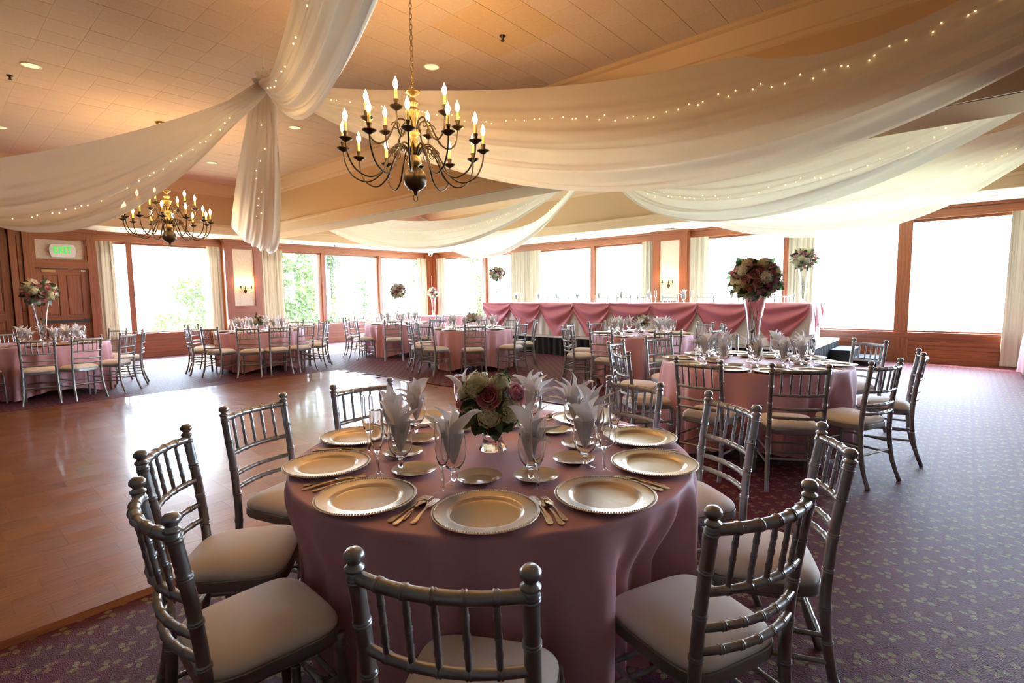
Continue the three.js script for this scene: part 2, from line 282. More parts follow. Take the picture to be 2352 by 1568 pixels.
function window_(k, [p, q], mullions, label) {
  const g = new THREE.Group(); g.name = `window_${++winN}`; scene.add(g); g.userData = { kind: 'structure', label, category: 'window' };
  const run = k === 'A' ? 'z' : 'x', f = 0.05;
  obj('frame', [mk[k](p, q, SILL, SILL + f, 0.1, 0.18, run), mk[k](p, q, HEAD - f, HEAD, 0.1, 0.18, run), mk[k](p, p + f, SILL, HEAD, 0.1, 0.18, 'y'), mk[k](q - f, q, SILL, HEAD, 0.1, 0.18, 'y')], oak, g);
  obj('sill', mk[k](p, q, SILL - 0.006, SILL + 0.02, -0.01, 0.2, run), oak, g);
  let a = p + f;
  for (const [m0, m1, strip] of mullions) {
    obj('mullion', mk[k](m0, m1, SILL + 0.02, HEAD, 0.02, 0.2, 'y', m0), oak, g);
    if (strip) obj('sash_strip', mk[k](strip < 0 ? m0 + strip : m1, strip < 0 ? m0 : m1 + strip, SILL + 0.02, HEAD, 0.12, 0.17), whiteM, g);
    obj('pane', mk[k](a, m0, SILL + 0.03, HEAD - 0.03, 0.14, 0.1405), paneM, g); a = m1;
  }
  obj('pane', mk[k](a, q - f, SILL + 0.03, HEAD - 0.03, 0.14, 0.1405), paneM, g);
}
window_('A', openA[0], [[-12.58, -12.46, 0.17]], 'window beside the corner post, behind the pink swagged table end');
window_('A', openA[1], [[-8.26, -8.14, 0.1]], 'tall window left of the sconce pillar on the head table wall');
window_('A', openA[2], [], 'single pane window right of the sconce pillar on the head table wall');
window_('A', openA[3], [[-1.08, -0.85]], 'widest bright window above the plain wainscot');
window_('A', openA[4], [[3.0, 3.2]], 'window beyond the long curtain on the head table wall');
window_('A', openA[5], [[6.4, 6.6]], 'last window of the head table wall');
window_('B', openB[0], [[3.46, 3.58]], 'window with garden vine right of the exit door');
window_('B', openB[1], [[8.5, 8.61, -0.12], [10.6, 10.71, -0.13]], 'three pane garden window beside the corner post');
// stile block under the mullion of the widest window
obj('stile', [mk.A(-1.1, -0.83, 0.11, SILL - 0.08, -0.03, 0.02, 'y', 0.4)], oak, wallR);
for (let i = 0; i < 3; i++) obj('flute', mk.A(-1.07 + i * 0.075, -1.03 + i * 0.075, 0.17, SILL - 0.1, -0.042, -0.02, 'y', i), oak, wallR);
// sconce pillars: proud casing with a fabric panel
function pillar(k, p, q, label) {
  const run = k === 'A' ? 'z' : 'x', D = -0.16, s = 0.19;
  const g = struct('trim', [mk[k](p, q, 0, SOF - 0.06, -0.11, 0.01, 'y')], oak, label, 'pillar');
  for (const [a, b] of [[p, p + s], [q - s, q]]) obj('stile', mk[k](a, b, 0.12, 2.94, D, -0.11, 'y', a), oak, g);
  obj('rail', mk[k](p + s, q - s, 2.77, 2.94, D, -0.11, run, 0.2), oak, g); obj('rail', mk[k](p + s, q - s, 1.02, 1.2, D, -0.11, run, 0.7), oak, g); obj('rail', mk[k](p, q, 0, 0.12, D - 0.02, -0.1, run, 0.9), oak, g);
  obj('fabric_panel', mk[k](p + s, q - s, 1.2, 2.77, -0.128, -0.11, 'y'), panelFab, g);
  obj('wood_panel', mk[k](p + s, q - s, 0.12, 1.02, -0.13, -0.11, 'y', 2.2), oak, g);
  obj('cap', [mk[k](p - 0.05, q + 0.05, 2.94, 2.998, D - 0.05, -0.046, run), mk[k](p - 0.02, q + 0.02, 2.91, 2.94, D - 0.025, -0.046, run)], oak, g);
  for (const [a, b, c, d] of [[p + s, q - s, 1.2, 1.216], [p + s, q - s, 2.754, 2.77], [p + s, p + s + 0.016, 1.216, 2.754], [q - s - 0.016, q - s, 1.216, 2.754]]) obj('bead', mk[k](a, b, c, d, -0.148, -0.11, 'y'), oak, g);
}
pillar('A', -6.24, -5.31, 'oak pillar with fabric panel and lit sconce on head table wall');
pillar('B', 5.6, 6.55, 'oak pillar with fabric panel and lit sconce on the door wall');
{ // corner post
  const g = struct('trim', [bx(12.62, 12.78, 0, SOF - 0.06, ZB + 0.02, ZB + 0.2, 'y')], oak, 'oak corner post between the two window walls', 'post');
  obj('casing', [bx(12.78, 12.94, 0, SOF - 0.06, ZB + 0.17, ZB + 0.33, 'y', 1)], oak, g);
  const d = thing('extinguisher_sign', 'small red arrow sign for the extinguisher on the corner post', 'sign', [12.71, 1.95, ZB + 0.215], 0.75);
  const sh = new THREE.Shape(); sh.moveTo(-0.05, 0.2); sh.lineTo(0.05, 0.2); sh.lineTo(0.05, -0.06); sh.lineTo(0.08, -0.06); sh.lineTo(0, -0.2); sh.lineTo(-0.08, -0.06); sh.lineTo(-0.05, -0.06);
  const sg = new THREE.ExtrudeGeometry(sh, { depth: 0.008, bevelEnabled: false }); obj('plate', sg, whiteM, d);
  const s2 = sg.clone(); s2.scale(0.8, 0.9, 1); s2.translate(0, 0, 0.002); obj('red_arrow', s2, redM, d);
  const x = thing('fire_extinguisher', 'red fire extinguisher hung on the corner post', 'extinguisher', [12.62, 0.95, ZB + 0.4], 0);
  obj('cylinder', lathe([[0, 0], [0.07, 0], [0.075, 0.02], [0.075, 0.36], [0.05, 0.42], [0.025, 0.44], [0.025, 0.47], [0, 0.47]], 16), redM, x);
  obj('handle', [rbx(-0.015, 0.1, 0.47, 0.5, -0.015, 0.015, 0.005)], blackM, x); obj('label_patch', T(new THREE.CylinderGeometry(0.0765, 0.0765, 0.16, 16, 1, true, -0.2, 1.6), 0, 0.24, 0), whiteM, x);
  const c = thing('dome_camera', 'white dome camera under the ceiling at the corner post', 'camera', [12.5, SOF - 0.002, ZB + 0.45]);
  obj('base', lathe([[0, 0], [0.09, 0], [0.09, -0.05], [0, -0.05]], 20), whiteM, c); obj('dome', T(new THREE.SphereGeometry(0.075, 16, 10), 0, -0.075, 0), whiteM, c); obj('lens', T(new THREE.SphereGeometry(0.03, 10, 8), -0.04, -0.11, 0.045), blackM, c);
}
// ---------- exit door unit on the front wall
{
  const d = new THREE.Group(); d.name = 'door_1'; scene.add(d); d.userData = { kind: 'structure', label: 'oak panelled exit door with transom panel above', category: 'door' };
  const q = (x0, x1, y0, y1, p0, p1, g = 'y', o = 0) => bx(x0, x1, y0, y1, ZB + p0, ZB + p1, g, o);
  obj('jamb', q(1.63, 1.79, 0, 2.93, 0, 0.14, 'y', 0.3), oak, d); obj('jamb', q(2.7, 2.86, 0, 2.93, 0, 0.14, 'y', 1.9), oak, d);
  obj('transom_rail', q(1.79, 2.7, 2.13, 2.3, 0, 0.13, 'x', 0.5), oak, d); obj('head_rail', q(1.79, 2.7, 2.78, 2.93, 0, 0.13, 'x', 1.5), oak, d);
  obj('transom_panel', q(1.83, 2.66, 2.33, 2.75, 0, 0.06), panelFab, d);
  obj('bead', [q(1.79, 2.7, 2.3, 2.33, 0, 0.11), q(1.79, 2.7, 2.75, 2.78, 0, 0.11), q(1.79, 1.83, 2.33, 2.75, 0, 0.11), q(2.66, 2.7, 2.33, 2.75, 0, 0.11)], oak, d);
  obj('cap', q(1.3, 2.9, 2.93, 2.998, 0, 0.2, 'x'), oak, d);
  // leaf with four fielded panels
  obj('leaf', q(1.79, 2.7, 0.01, 2.13, 0, 0.035, 'y', 0.9), oak, d);
  const P = [0, 0.045, 0.06];
  for (const [a, b] of [[1.79, 1.9], [2.17, 2.29], [2.57, 2.7]]) obj('stile', q(a, b, 0.01, 2.12, 0.035, P[2], 'y', a), oak, d);
  for (const [y0, y1] of [[0.01, 0.2], [0.86, 1.08], [2.0, 2.12]]) for (const [a, b] of [[1.9, 2.17], [2.29, 2.57]]) { obj('rail', q(a, b, y0, y1, 0.035, P[2], 'x', y0), oak, d); }
  for (const [y0, y1] of [[0.2, 0.86], [1.08, 2.0]]) for (const [a, b] of [[1.9, 2.17], [2.29, 2.57]]) obj('door_panel', rbx(a + 0.025, b - 0.025, y0 + 0.025, y1 - 0.025, ZB + 0.03, ZB + 0.052, 0.012, 'y', a + y0), oak, d);
  obj('push_bar', [q(1.86, 2.66, 0.93, 0.99, 0.085, 0.13, 'x'), q(1.86, 1.95, 0.92, 1.0, 0.06, 0.1), q(2.56, 2.66, 0.92, 1.0, 0.06, 0.1)], darkMet, d);
  obj('door_closer', [q(1.9, 2.13, 2.045, 2.095, 0.06, 0.11)], brass, d); obj('closer_arm', [q(1.98, 2.35, 2.115, 2.13, 0.1, 0.13)], darkMet, d); obj('contact_sensor', q(2.57, 2.65, 2.07, 2.1, 0.06, 0.08), whiteM, d);
  // panelling left of the door: narrow side panel, wide post and the neighbouring door
  const e = new THREE.Group(); e.name = 'trim'; e.name = numbered('trim'); scene.add(e); e.userData = { kind: 'structure', label: 'oak panelling between the exit door and the edge of view', category: 'panelling' };
  obj('post', q(1.42, 1.52, 0, 2.93, 0, 0.16, 'y', 2.4), oak, e); obj('recess', q(1.52, 1.63, 0, 2.93, 0, 0.05, 'y', 2.9), oak, e);
  obj('narrow_panel', rbx(1.545, 1.61, 1.2, 2.8, ZB + 0.05, ZB + 0.075, 0.01, 'y', 0.2), oak, e); obj('narrow_panel', rbx(1.545, 1.61, 0.2, 1.05, ZB + 0.05, ZB + 0.075, 0.01, 'y', 0.8), oak, e);
  const f = new THREE.Group(); f.name = 'door_2'; scene.add(f); f.userData = { kind: 'structure', label: 'oak panelled door at the edge of view left of the exit door', category: 'door' };
  obj('leaf', q(0.45, 1.4, 0.01, 2.8, 0, 0.05, 'y', 3.3), oak, f); obj('stile', q(1.28, 1.4, 0.01, 2.8, 0.05, 0.075, 'y', 3.8), oak, f); obj('stile', q(0.45, 0.57, 0.01, 2.8, 0.05, 0.075, 'y', 4.1), oak, f);
  for (const [a, b] of [[0.01, 0.2], [1.0, 1.2], [2.62, 2.8]]) obj('rail', q(0.57, 1.28, a, b, 0.05, 0.075, 'x', a), oak, f);
  for (const [a, b] of [[0.22, 0.98], [1.22, 2.6]]) obj('door_panel', rbx(0.6, 1.25, a, b, ZB + 0.045, ZB + 0.068, 0.015, 'y', a), oak, f);
  obj('hinge', [q(1.4, 1.425, 1.72, 1.82, 0.05, 0.1), q(1.4, 1.425, 0.3, 0.4, 0.05, 0.1)], darkMet, f);
  // exit sign
  const s = thing('exit_sign', 'white exit sign with green letters and two emergency lamp heads', 'sign', [2.28, 2.515, ZB + 0.06]);
  const sh = new THREE.Shape(); sh.moveTo(-0.19, 0.13); sh.lineTo(0.19, 0.13); sh.lineTo(0.22, 0.05); sh.lineTo(0.22, -0.03); sh.lineTo(0.19, -0.14); sh.lineTo(-0.19, -0.14); sh.lineTo(-0.22, -0.03); sh.lineTo(-0.22, 0.05);
  obj('housing', new THREE.ExtrudeGeometry(sh, { depth: 0.05, bevelSize: 0.006, bevelThickness: 0.006, bevelSegments: 2 }), whiteM, s);
  const font = await new FontLoader().loadAsync('fonts/droid/droid_sans_bold.typeface.json');
  const tg = new TextGeometry('EXIT', { font, size: 0.135, depth: 0.004, curveSegments: 3 }); tg.computeBoundingBox(); const bb = tg.boundingBox; tg.translate(-(bb.max.x + bb.min.x) / 2, -0.055, 0.057); tg.scale(0.78, 1.12, 1);
  obj('letters', tg, greenM, s);
  for (const k of [-1, 1]) { obj('lamp_head', [T(new THREE.SphereGeometry(0.04, 14, 10), k * 0.26, -0.005, 0.04), T(new THREE.CylinderGeometry(0.012, 0.012, 0.07, 8).rotateZ(PI / 2), k * 0.235, -0.005, 0.03)], thinGlass, s); }
}
// ---------- curtains
function curtain(k, p, q, label, depth = 0.14, folds = 0) {
  const n = folds || Math.max(4, Math.round((q - p) / 0.085)), N = n * 10, ph = rnd() * 9, y0 = 0.03, y1 = HEAD - 0.005;
  const g = grid(N, 18, (u, v) => {
    const a = u * n * 2 * PI, top = 1 - v, s = lerp(p, q, u) + 0.012 * sin(a * 2 + ph) + (0.02 * sin(u * 7 + ph) + 0.015 * sin(u * 17 + ph * 2)) * top;
    const dd = -0.06 - depth * 0.5 * (0.55 + 0.45 * top) * (0.85 * sin(a + 0.5 * sin(u * 11 + ph)) + 0.3 * sin(a * 0.5 + ph)) * 0.55, y = lerp(y1, y0, v);
    return k === 'A' ? [XA + dd - 0.02, y, s, u * 2, v * 2] : [s, y, ZB - dd + 0.02, u * 2, v * 2];
  });
  tag(obj('curtain', g, curtainM), label, 'curtain');
}
curtain('A', -14.93, -14.36, 'cream pleated curtain right of the corner post');
curtain('A', -11.22, -9.98, 'wide cream curtain between the two windows behind the head table');
curtain('A', -6.56, -6.26, 'narrow cream curtain left of the sconce pillar behind head table');
curtain('A', -5.26, -4.8, 'cream curtain right of the sconce pillar behind head table');
curtain('A', -3.03, -2.55, 'cream curtain behind the tall bouquet at the head table end');
curtain('A', 0.5, 1.35, 'long cream curtain at the far side of the widest window');
curtain('B', 2.86, 3.22, 'cream curtain beside the exit door');
curtain('B', 5.24, 5.54, 'cream curtain left of the sconce pillar on door wall');
curtain('B', 6.6, 7.22, 'cream curtain right of the sconce pillar on door wall');
curtain('B', 12.14, 12.6, 'pale cream curtain left of the corner post');
// ---------- small ceiling fittings
function canLight(x, y, z, r, mat, label, group, inten, col) {
  const t = thing('recessed_light', label, 'light', [x, y, z], 0, group);
  obj('trim_ring', lathe([[r, 0.004], [r * 1.18, 0.003], [r * 1.2, -0.006], [r * 1.05, -0.01], [r, -0.004]], 28), whiteM, t); obj('lens', lathe([[0, -0.004], [r * 0.6, -0.005], [r, -0.002]], 24), mat, t);
  const s = new THREE.SpotLight(col, inten, 0, 1.0, 0.7, 2); s.position.set(0, -0.03, 0); s.target.position.set(0, -2, 0); s.castShadow = true; s.shadow.radius = r / 0.02; t.add(s, s.target);
}
for (const [x, z] of [[4.4, -5.08], [4.37, -8.5], [4.3, -11.9], [1.15, -8.55], [1.15, -5.1], [1.15, -11.9]]) canLight(x, CEIL - 0.001, z, 0.085, canM, 'dim yellow recessed light in the tiled tray ceiling', 'recessed lights in the tiled ceiling', 1.5, lin(1, 0.75, 0.42));
for (const z of [-9.43, -7.05, -4.84]) canLight(11.95, SOF - 0.001, z, 0.06, canBright, 'small bright recessed light in the soffit above head table', 'recessed lights above head table', 5, lin(1, 0.86, 0.62));
canLight(9.55, SOF - 0.001, -14.5, 0.06, canBright, 'small bright recessed light in the soffit above the garden window', null, 5, lin(1, 0.86, 0.62));
function sprinkler(x, y, z, label, group) { const t = thing('sprinkler_head', label, 'sprinkler', [x, y, z], 0, group); obj('escutcheon', lathe([[0, 0], [0.035, 0], [0.034, -0.008], [0.012, -0.02], [0.01, -0.045], [0, -0.045]], 18), darkMet, t); obj('deflector', lathe([[0, -0.045], [0.022, -0.047], [0.022, -0.052], [0, -0.052]], 14), darkMet, t); }
sprinkler(4.42, CEIL, -3.93, 'dark sprinkler head on the patch of newer ceiling tiles'); sprinkler(1.02, CEIL, -9.11, 'dark sprinkler head beside a recessed light in the tiled ceiling'); sprinkler(12.45, SOF, -8.4, 'small sprinkler head in the soffit above the head table'); sprinkler(8.6, SOF, -14.6, 'small sprinkler head in the soffit above the garden window');
function vent(x, y, z, w, d, label, group) { const t = thing('ceiling_vent', label, 'vent', [x, y, z], 0, group); obj('frame', [bx(-w / 2, w / 2, -0.008, 0, -d / 2, -d / 2 + 0.02), bx(-w / 2, w / 2, -0.008, 0, d / 2 - 0.02, d / 2), bx(-w / 2, -w / 2 + 0.02, -0.008, 0, -d / 2, d / 2), bx(w / 2 - 0.02, w / 2, -0.008, 0, -d / 2, d / 2)], whiteM, t); obj('backing', bx(-w / 2 + 0.02, w / 2 - 0.02, -0.002, 0, -d / 2 + 0.02, d / 2 - 0.02), blackM, t); for (let i = 0; i < 4; i++) { const m = obj('slat', bx(-w / 2 + 0.02, w / 2 - 0.02, -0.006, -0.003, -0.006, 0.006), whiteM, t); m.position.z = -d / 2 + 0.03 + (i + 0.5) * (d - 0.06) / 4; } }
vent(12.2, SOF, -0.05, 0.1, 0.75, 'long slot vent in the soffit above the widest window'); vent(12.4, SOF, -5.6, 0.35, 0.35, 'square vent in the soffit above sconce pillar'); vent(9.95, SOF, -14.5, 0.4, 0.2, 'dark vent in the soffit above the garden window'); vent(0.75, CEIL, -11.7, 0.6, 0.5, 'large vent in the tiled ceiling beyond the left drape');
// ---------------------------------------------------------------- sheer drapes and fairy lights
const HUB = [2.9, 3.9, -6.3], HUB2 = [9.1, 4.1, -5.6];
function edgePt(P0, [x1, y1, z1, sag, lat, pw = 1], s, out = V(0, 0, 0)) {
  const dx = x1 - P0[0], dz = z1 - P0[2], L = Math.hypot(dx, dz);
  return out.set(lerp(P0[0], x1, s) - dz / L * lat * Math.pow(Math.max(sin(PI * s), 0), pw), lerp(P0[1], y1, s) - sag * 4 * s * (1 - s), lerp(P0[2], z1, s) + dx / L * lat * Math.pow(Math.max(sin(PI * s), 0), pw));
}
function drapePoint(P0, A, B, s, t, f) {
  const a = edgePt(P0, A, s), b = edgePt(P0, B, s), p = a.clone().lerp(b, t), along = edgePt(P0, B, Math.min(s + 0.02, 1)).sub(edgePt(P0, B, Math.max(s - 0.02, 0))).normalize(), across = b.clone().sub(a), w = across.length();
  const n = along.clone().cross(across).normalize(), e = Math.pow(Math.max(sin(PI * s), 0), 0.6);
  // soft belly and folds that run lengthwise and gather towards the lower hem
  const tt = Math.pow(t, 1.6), ph = f.ph;
  let d = f.belly * sin(PI * t) * e - 0.012 * Math.min(w, 1) * sin(t * 21 + ph + s * 2.5) * (0.35 + t);
  d += Math.min(w, 1.2) * 0.05 * tt * (sin(t * 34 + ph * 2 + 1.3 * sin(s * 5 + ph)) + 0.6 * sin(t * 61 + ph * 3 + s * 3));
  const end = 1 - sstep(s, 0, 0.1) * (1 - sstep(s, 0.9, 1));
  p.addScaledVector(n, d * (1 - 0.6 * end));
  // gathered ends keep a little width in bunched pleats
  const g = 0.05 * end; p.y += g * sin(t * 40 + ph); p.x += g * cos(t * 40 + ph) + g * (t - 0.5);
  return p;
}
function drape(P0, A, B, label, lights, f = {}) {
  f = { belly: 0.1, ph: rnd() * 6, ...f };
  const nS = 90, nT = 64, pts = grid(nS, nT, (u, v) => { const p = drapePoint(P0, A, B, u, v, f); return [p.x, p.y, p.z, u * 8, v * 2]; });
  tag(obj('sheer_drape', pts, drapeM), label, 'drape', null);
  for (const [t0, amp, s0, s1, n] of lights.runs) {
    const t = thing('fairy_light_string', lights.label, 'string lights', [0, 0, 0], 0, lights.group), g = new THREE.IcosahedronGeometry(0.0062, 1), wire = [];
    for (let i = 0; i < n; i++) {
      const s = lerp(s0, s1, (i + rr(0.1, 0.9)) / n), tt = clamp(t0 + amp * (rnd() - 0.5) + 0.02 * sin(s * 30), 0.02, 0.97), p = drapePoint(P0, A, B, s, tt, f), q = drapePoint(P0, A, B, s, tt + 0.02, f), r = drapePoint(P0, A, B, Math.min(s + 0.01, 1), tt, f);
      const nn = q.sub(p).cross(r.sub(p)).normalize(), toCam = camera.position.clone().sub(p); if (nn.dot(toCam) < 0) nn.negate();
      p.addScaledVector(nn, 0.014); const m = obj('bulb', g, fairyM, t); m.position.copy(p); wire.push(p.clone().addScaledVector(nn, -0.006));
    }
    obj('wire', sweep(new THREE.CatmullRomCurve3(wire).getPoints(n * 3), 0.0009, 4), whiteM, t);
  }
}
const FL = (label, ...runs) => ({ label, runs });
drape(HUB, [5.62, 4.15, 2.08, 0.1, -1.65], [5.8, 4.12, 1.95, 1.53, -0.75], 'broad white sheer drape from the ceiling knot across above near table', FL('warm fairy lights along the broad drape beside the near chandelier', [0.33, 0.05, 0.07, 0.97, 75]), { ph: 0.6, belly: 0.06 });
drape(HUB, [-0.3, 4.1, 2.0, 0.64, 0.0], [-0.3, 4.1, 2.0, 1.44, -0.12], 'white sheer drape rising overhead from the ceiling knot', FL('warm fairy lights inside the drape rising overhead', [0.4, 0.1, 0.05, 0.6, 13]), { ph: 2.1, belly: -0.03 });
drape(HUB, [-0.3, 4.1, -11.0, 1.2, -1.35], [-0.3, 4.08, -11.0, 1.68, -0.15], 'white sheer drape from the ceiling knot towards the exit door corner', FL('warm fairy lights along the drape over the dance floor', [0.6, 0.08, 0.06, 0.95, 70]), { ph: 4.0, belly: 0.16 });
drape(HUB, [5.8, 4.0, -13.85, 1.2, -0.42, 0.5], [5.82, 3.9, -13.9, 1.6, 0.3, 0.4], 'narrow white drape hanging from the knot to the tray corner', FL('warm fairy lights in the narrow hanging drape', [0.5, 0.3, 0.05, 0.3, 10]), { ph: 1.2 });
drape(HUB2, [6.85, 4.0, -13.85, 0.7, 1.25], [6.82, 3.95, -13.9, 1.52, 0.3], 'white sheer drape over the garden window tables', FL('warm fairy lights on the drape over the garden window tables', [0.55, 0.16, 0.1, 0.9, 60]), { ph: 3.2 });
drape(HUB2, [11.35, 4.0, -13.85, 0.8, 0.9], [11.33, 3.95, -13.9, 1.6, 0.0], 'white sheer drape reaching to the corner post', FL('warm fairy lights on the drape reaching to the corner post', [0.55, 0.14, 0.1, 0.9, 55]), { ph: 5.1 });
drape(HUB2, [6.9, 4.0, 1.7, 0.7, 0.35], [6.9, 3.97, 1.6, 1.7, 1.05], 'nearer white sheer drape swagged in front of the bright windows', FL('warm fairy lights on the nearer drape before bright windows', [0.6, 0.14, 0.05, 0.95, 60]), { ph: 0.2 });
drape(HUB2, [11.3, 4.0, 1.0, 0.48, -0.15], [11.2, 3.95, 1.25, 1.72, 0.8], 'farther white sheer drape swagged just above the widest window', FL('warm fairy lights on the farther drape above widest window', [0.55, 0.05, 0.05, 0.95, 60]), { ph: 2.6 });
function knot([x, y, z], label, up) {
  const t = thing('drape_knot', label, 'knot', [x, y, z]);
  const gs = []; for (let i = 0; i < 14; i++) { const a = rr(0, 2 * PI), e = rr(-0.6, 0.9), r = rr(0.06, 0.13), c = V(cos(a) * cos(e), sin(e), sin(a) * cos(e)), s = V(-sin(a), 0, cos(a)); gs.push(grid(8, 5, (u, v) => { const w = (u - 0.5) * 0.13 * sin(PI * v * 0.8 + 0.3), k = 0.018 * sin(u * 19 + i); return [c.x * r * v * 1.3 + s.x * w + k * c.x, c.y * r * v * 1.3 + k + 0.03 * v, c.z * r * v * 1.3 + s.z * w]; })); }
  obj('ruffle', gs, drapeM, t); obj('core', new THREE.SphereGeometry(0.05, 12, 8), drapeM, t); obj('cord', sweep([V(0, 0, 0), V(0, up, 0)], 0.004, 6), whiteM, t);
}
knot([2.9, 3.92, -6.3], 'ruffled fabric knot under the tiled ceiling where four drapes meet', CEIL - 3.92); knot(HUB2, 'fabric knot where the smaller tray drapes meet', CEIL - 4.1);

// ---------------------------------------------------------------- chandeliers and sconces
const WARM = lin(1, 0.57, 0.22), BULB_CD = 0.36;
const bulbG = lathe([[0, 0], [0.007, 0], [0.011, 0.01], [0.0175, 0.03], [0.0165, 0.045], [0.009, 0.066], [0.003, 0.08], [0, 0.088]], 12);
function candle(parent, x, y, z, k = 1) {
  obj('drip_pan', T(lathe([[0, -0.02], [0.012, -0.018], [0.045, 0.002], [0.047, 0.008], [0.02, 0.006], [0.016, 0.02], [0.013, 0.026], [0.018, 0.045], [0.018, 0.052], [0, 0.052]], 16), x, y, z), bronze, parent);
  obj('candle_sleeve', T(lathe([[0, 0], [0.0105, 0], [0.0105, 0.062], [0, 0.063]], 10), x, y + 0.052, z), candleM, parent);
  const b = obj('bulb', bulbG, bulbM, parent); b.position.set(x, y + 0.113, z);
  const l = new THREE.PointLight(WARM, BULB_CD * k); l.position.set(0, 0.04, 0); l.castShadow = true; l.shadow.radius = 0.8; b.add(l);
}
function chandelier([x, z], label, turn) {
  const t = thing('chandelier', label, 'chandelier', [x, 2.245, z], turn), K = 1.19; t.scale.setScalar(K);
  obj('column', lathe([[0.02, 0.25], [0.05, 0.27], [0.045, 0.30], [0.028, 0.31], [0.03, 0.34], [0.052, 0.37], [0.05, 0.4], [0.03, 0.42], [0.026, 0.46], [0.045, 0.485], [0.03, 0.51], [0.022, 0.53], [0.03, 0.56], [0.05, 0.62], [0.058, 0.635], [0.05, 0.645], [0.03, 0.655], [0.026, 0.67], [0.042, 0.69], [0.03, 0.71], [0.016, 0.72], [0.018, 0.745], [0.05, 0.765], [0.055, 0.775], [0.03, 0.79], [0.008, 0.8], [0, 0.8]], 24), brass, t);
  obj('ball', lathe([[0, 0.055], [0.012, 0.058], [0.016, 0.075], [0.05, 0.09], [0.078, 0.12], [0.086, 0.158], [0.078, 0.198], [0.05, 0.232], [0.022, 0.25], [0.02, 0.26]], 28), bronze, t);
  obj('finial_ring', [T(new THREE.TorusGeometry(0.024, 0.0035, 8, 24), 0, 0.026, 0), T(new THREE.SphereGeometry(0.012, 10, 8), 0, 0.055, 0)], bronze, t);
  const tier = (n, prof, off) => { for (let i = 0; i < n; i++) {
    const a = new THREE.Group(); a.name = 'arm'; t.add(a); a.rotation.y = off + i / n * 2 * PI;
    const pts = curve(prof.map(([r, y]) => [r, y, 0]), 40), last = prof[prof.length - 1];
    obj('arm_tube', [sweep(pts, pts.map((_, k) => (k > 15 && k < 21 ? (k % 2 ? 0.009 : 0.0065) : 0.0062)), 8)], bronze, a);
    obj('scroll', sweep([...Array(22)].map((_, k) => { const w = k / 21, an = w * 7.5, rad = 0.034 * (1 - 0.75 * w); return V(prof[2][0] + 0.015 + rad * cos(an), prof[2][1] - 0.05 + rad * sin(an), 0); }), 0.0035, 6), bronze, a);
    candle(a, last[0], last[1] + 0.02, 0);
  } };
  tier(12, [[0.03, 0.33], [0.07, 0.385], [0.13, 0.39], [0.19, 0.3], [0.25, 0.19], [0.34, 0.14], [0.44, 0.18], [0.49, 0.27], [0.5, 0.345]], 0.1);
  tier(6, [[0.025, 0.5], [0.06, 0.57], [0.11, 0.575], [0.15, 0.5], [0.2, 0.42], [0.255, 0.395], [0.305, 0.43], [0.325, 0.5], [0.328, 0.535]], 0.35);
  const link = new THREE.TorusGeometry(0.014, 0.0028, 6, 14); link.scale(0.75, 1.55, 1); const top = (CEIL - 2.245) / K - 0.05;
  for (let y = 0.82, i = 0; y < top; y += 0.036, i++) { const m = obj('chain_link', link, brass, t); m.position.set(0, y, 0); m.rotation.y = i % 2 * PI / 2 + 0.2; }
  obj('canopy', lathe([[0, top - 0.03], [0.012, top - 0.03], [0.014, top], [0.06, top + 0.025], [0.075, top + 0.048], [0, top + 0.048]], 24), brass, t);
}
chandelier([2.95, -3.66], 'bronze two tier chandelier hanging above the near table', 0.2);
chandelier([2.83, -9.8], 'bronze two tier chandelier hanging beyond the dance floor', 0.55);
function sconce(pos, turn, label) {
  const t = thing('wall_sconce', label, 'sconce', pos, turn); // local +z points into the room
  obj('back_plate', [T(lathe([[0, -0.09], [0.006, -0.08], [0.012, -0.065], [0.035, -0.04], [0.042, -0.012], [0.032, 0.018], [0.014, 0.032], [0.012, 0.06], [0.02, 0.07], [0.012, 0.085], [0.01, 0.13], [0, 0.13]], 18), 0, 0, 0.045), T(new THREE.TorusGeometry(0.016, 0.003, 6, 14), 0, 0.145, 0.045)], bronze, t);
  for (const s of [-1, 1]) { const a = new THREE.Group(); a.name = 'arm'; t.add(a); obj('arm_tube', sweep(curve([[0, 0.04, 0.05], [s * 0.03, 0.065, 0.075], [s * 0.06, 0.05, 0.09], [s * 0.09, 0.015, 0.1], [s * 0.125, 0.02, 0.11], [s * 0.14, 0.06, 0.11]], 24), 0.0045, 7), bronze, a); candle(a, s * 0.14, 0.075, 0.11, 1.1); }
}
sconce([12.82, 1.62, -5.78], -PI / 2, 'two candle bronze wall sconce on the head table pillar');
sconce([6.08, 1.63, ZB + 0.13], 0, 'two candle bronze wall sconce on the door wall pillar');
// ---------------------------------------------------------------- ballroom chairs
function rod(a, b, r, rings, seg = 8, bow = [0, 0, 0], n = 0) { // bamboo-turned rod with ring beads at the given fractions
  const N = n || 26, pts = [], rad = [], ts = [];
  for (let i = 0; i <= N; i++) ts.push(i / N);
  const L = Math.hypot(b[0] - a[0], b[1] - a[1], b[2] - a[2]), w = 0.0032 / L;
  for (const q of rings) ts.push(q - 2.2 * w, q - 1.5 * w, q - 0.8 * w, q, q + 0.8 * w, q + 1.5 * w, q + 2.2 * w);
  ts.sort((x, y) => x - y);
  for (const t of ts) { if (t < 0 || t > 1) continue; const e = 4 * t * (1 - t); pts.push(V(lerp(a[0], b[0], t) + bow[0] * e, lerp(a[1], b[1], t) + bow[1] * e, lerp(a[2], b[2], t) + bow[2] * e)); let k = 1; for (const q of rings) { const d = Math.abs(t - q) / w; if (d < 2) k = Math.max(k, d < 0.4 ? 1.03 : d < 1.2 ? 1.19 : d < 1.9 ? 1.16 : 1); } rad.push(r * k); }
  return sweep(pts, rad, seg);
}
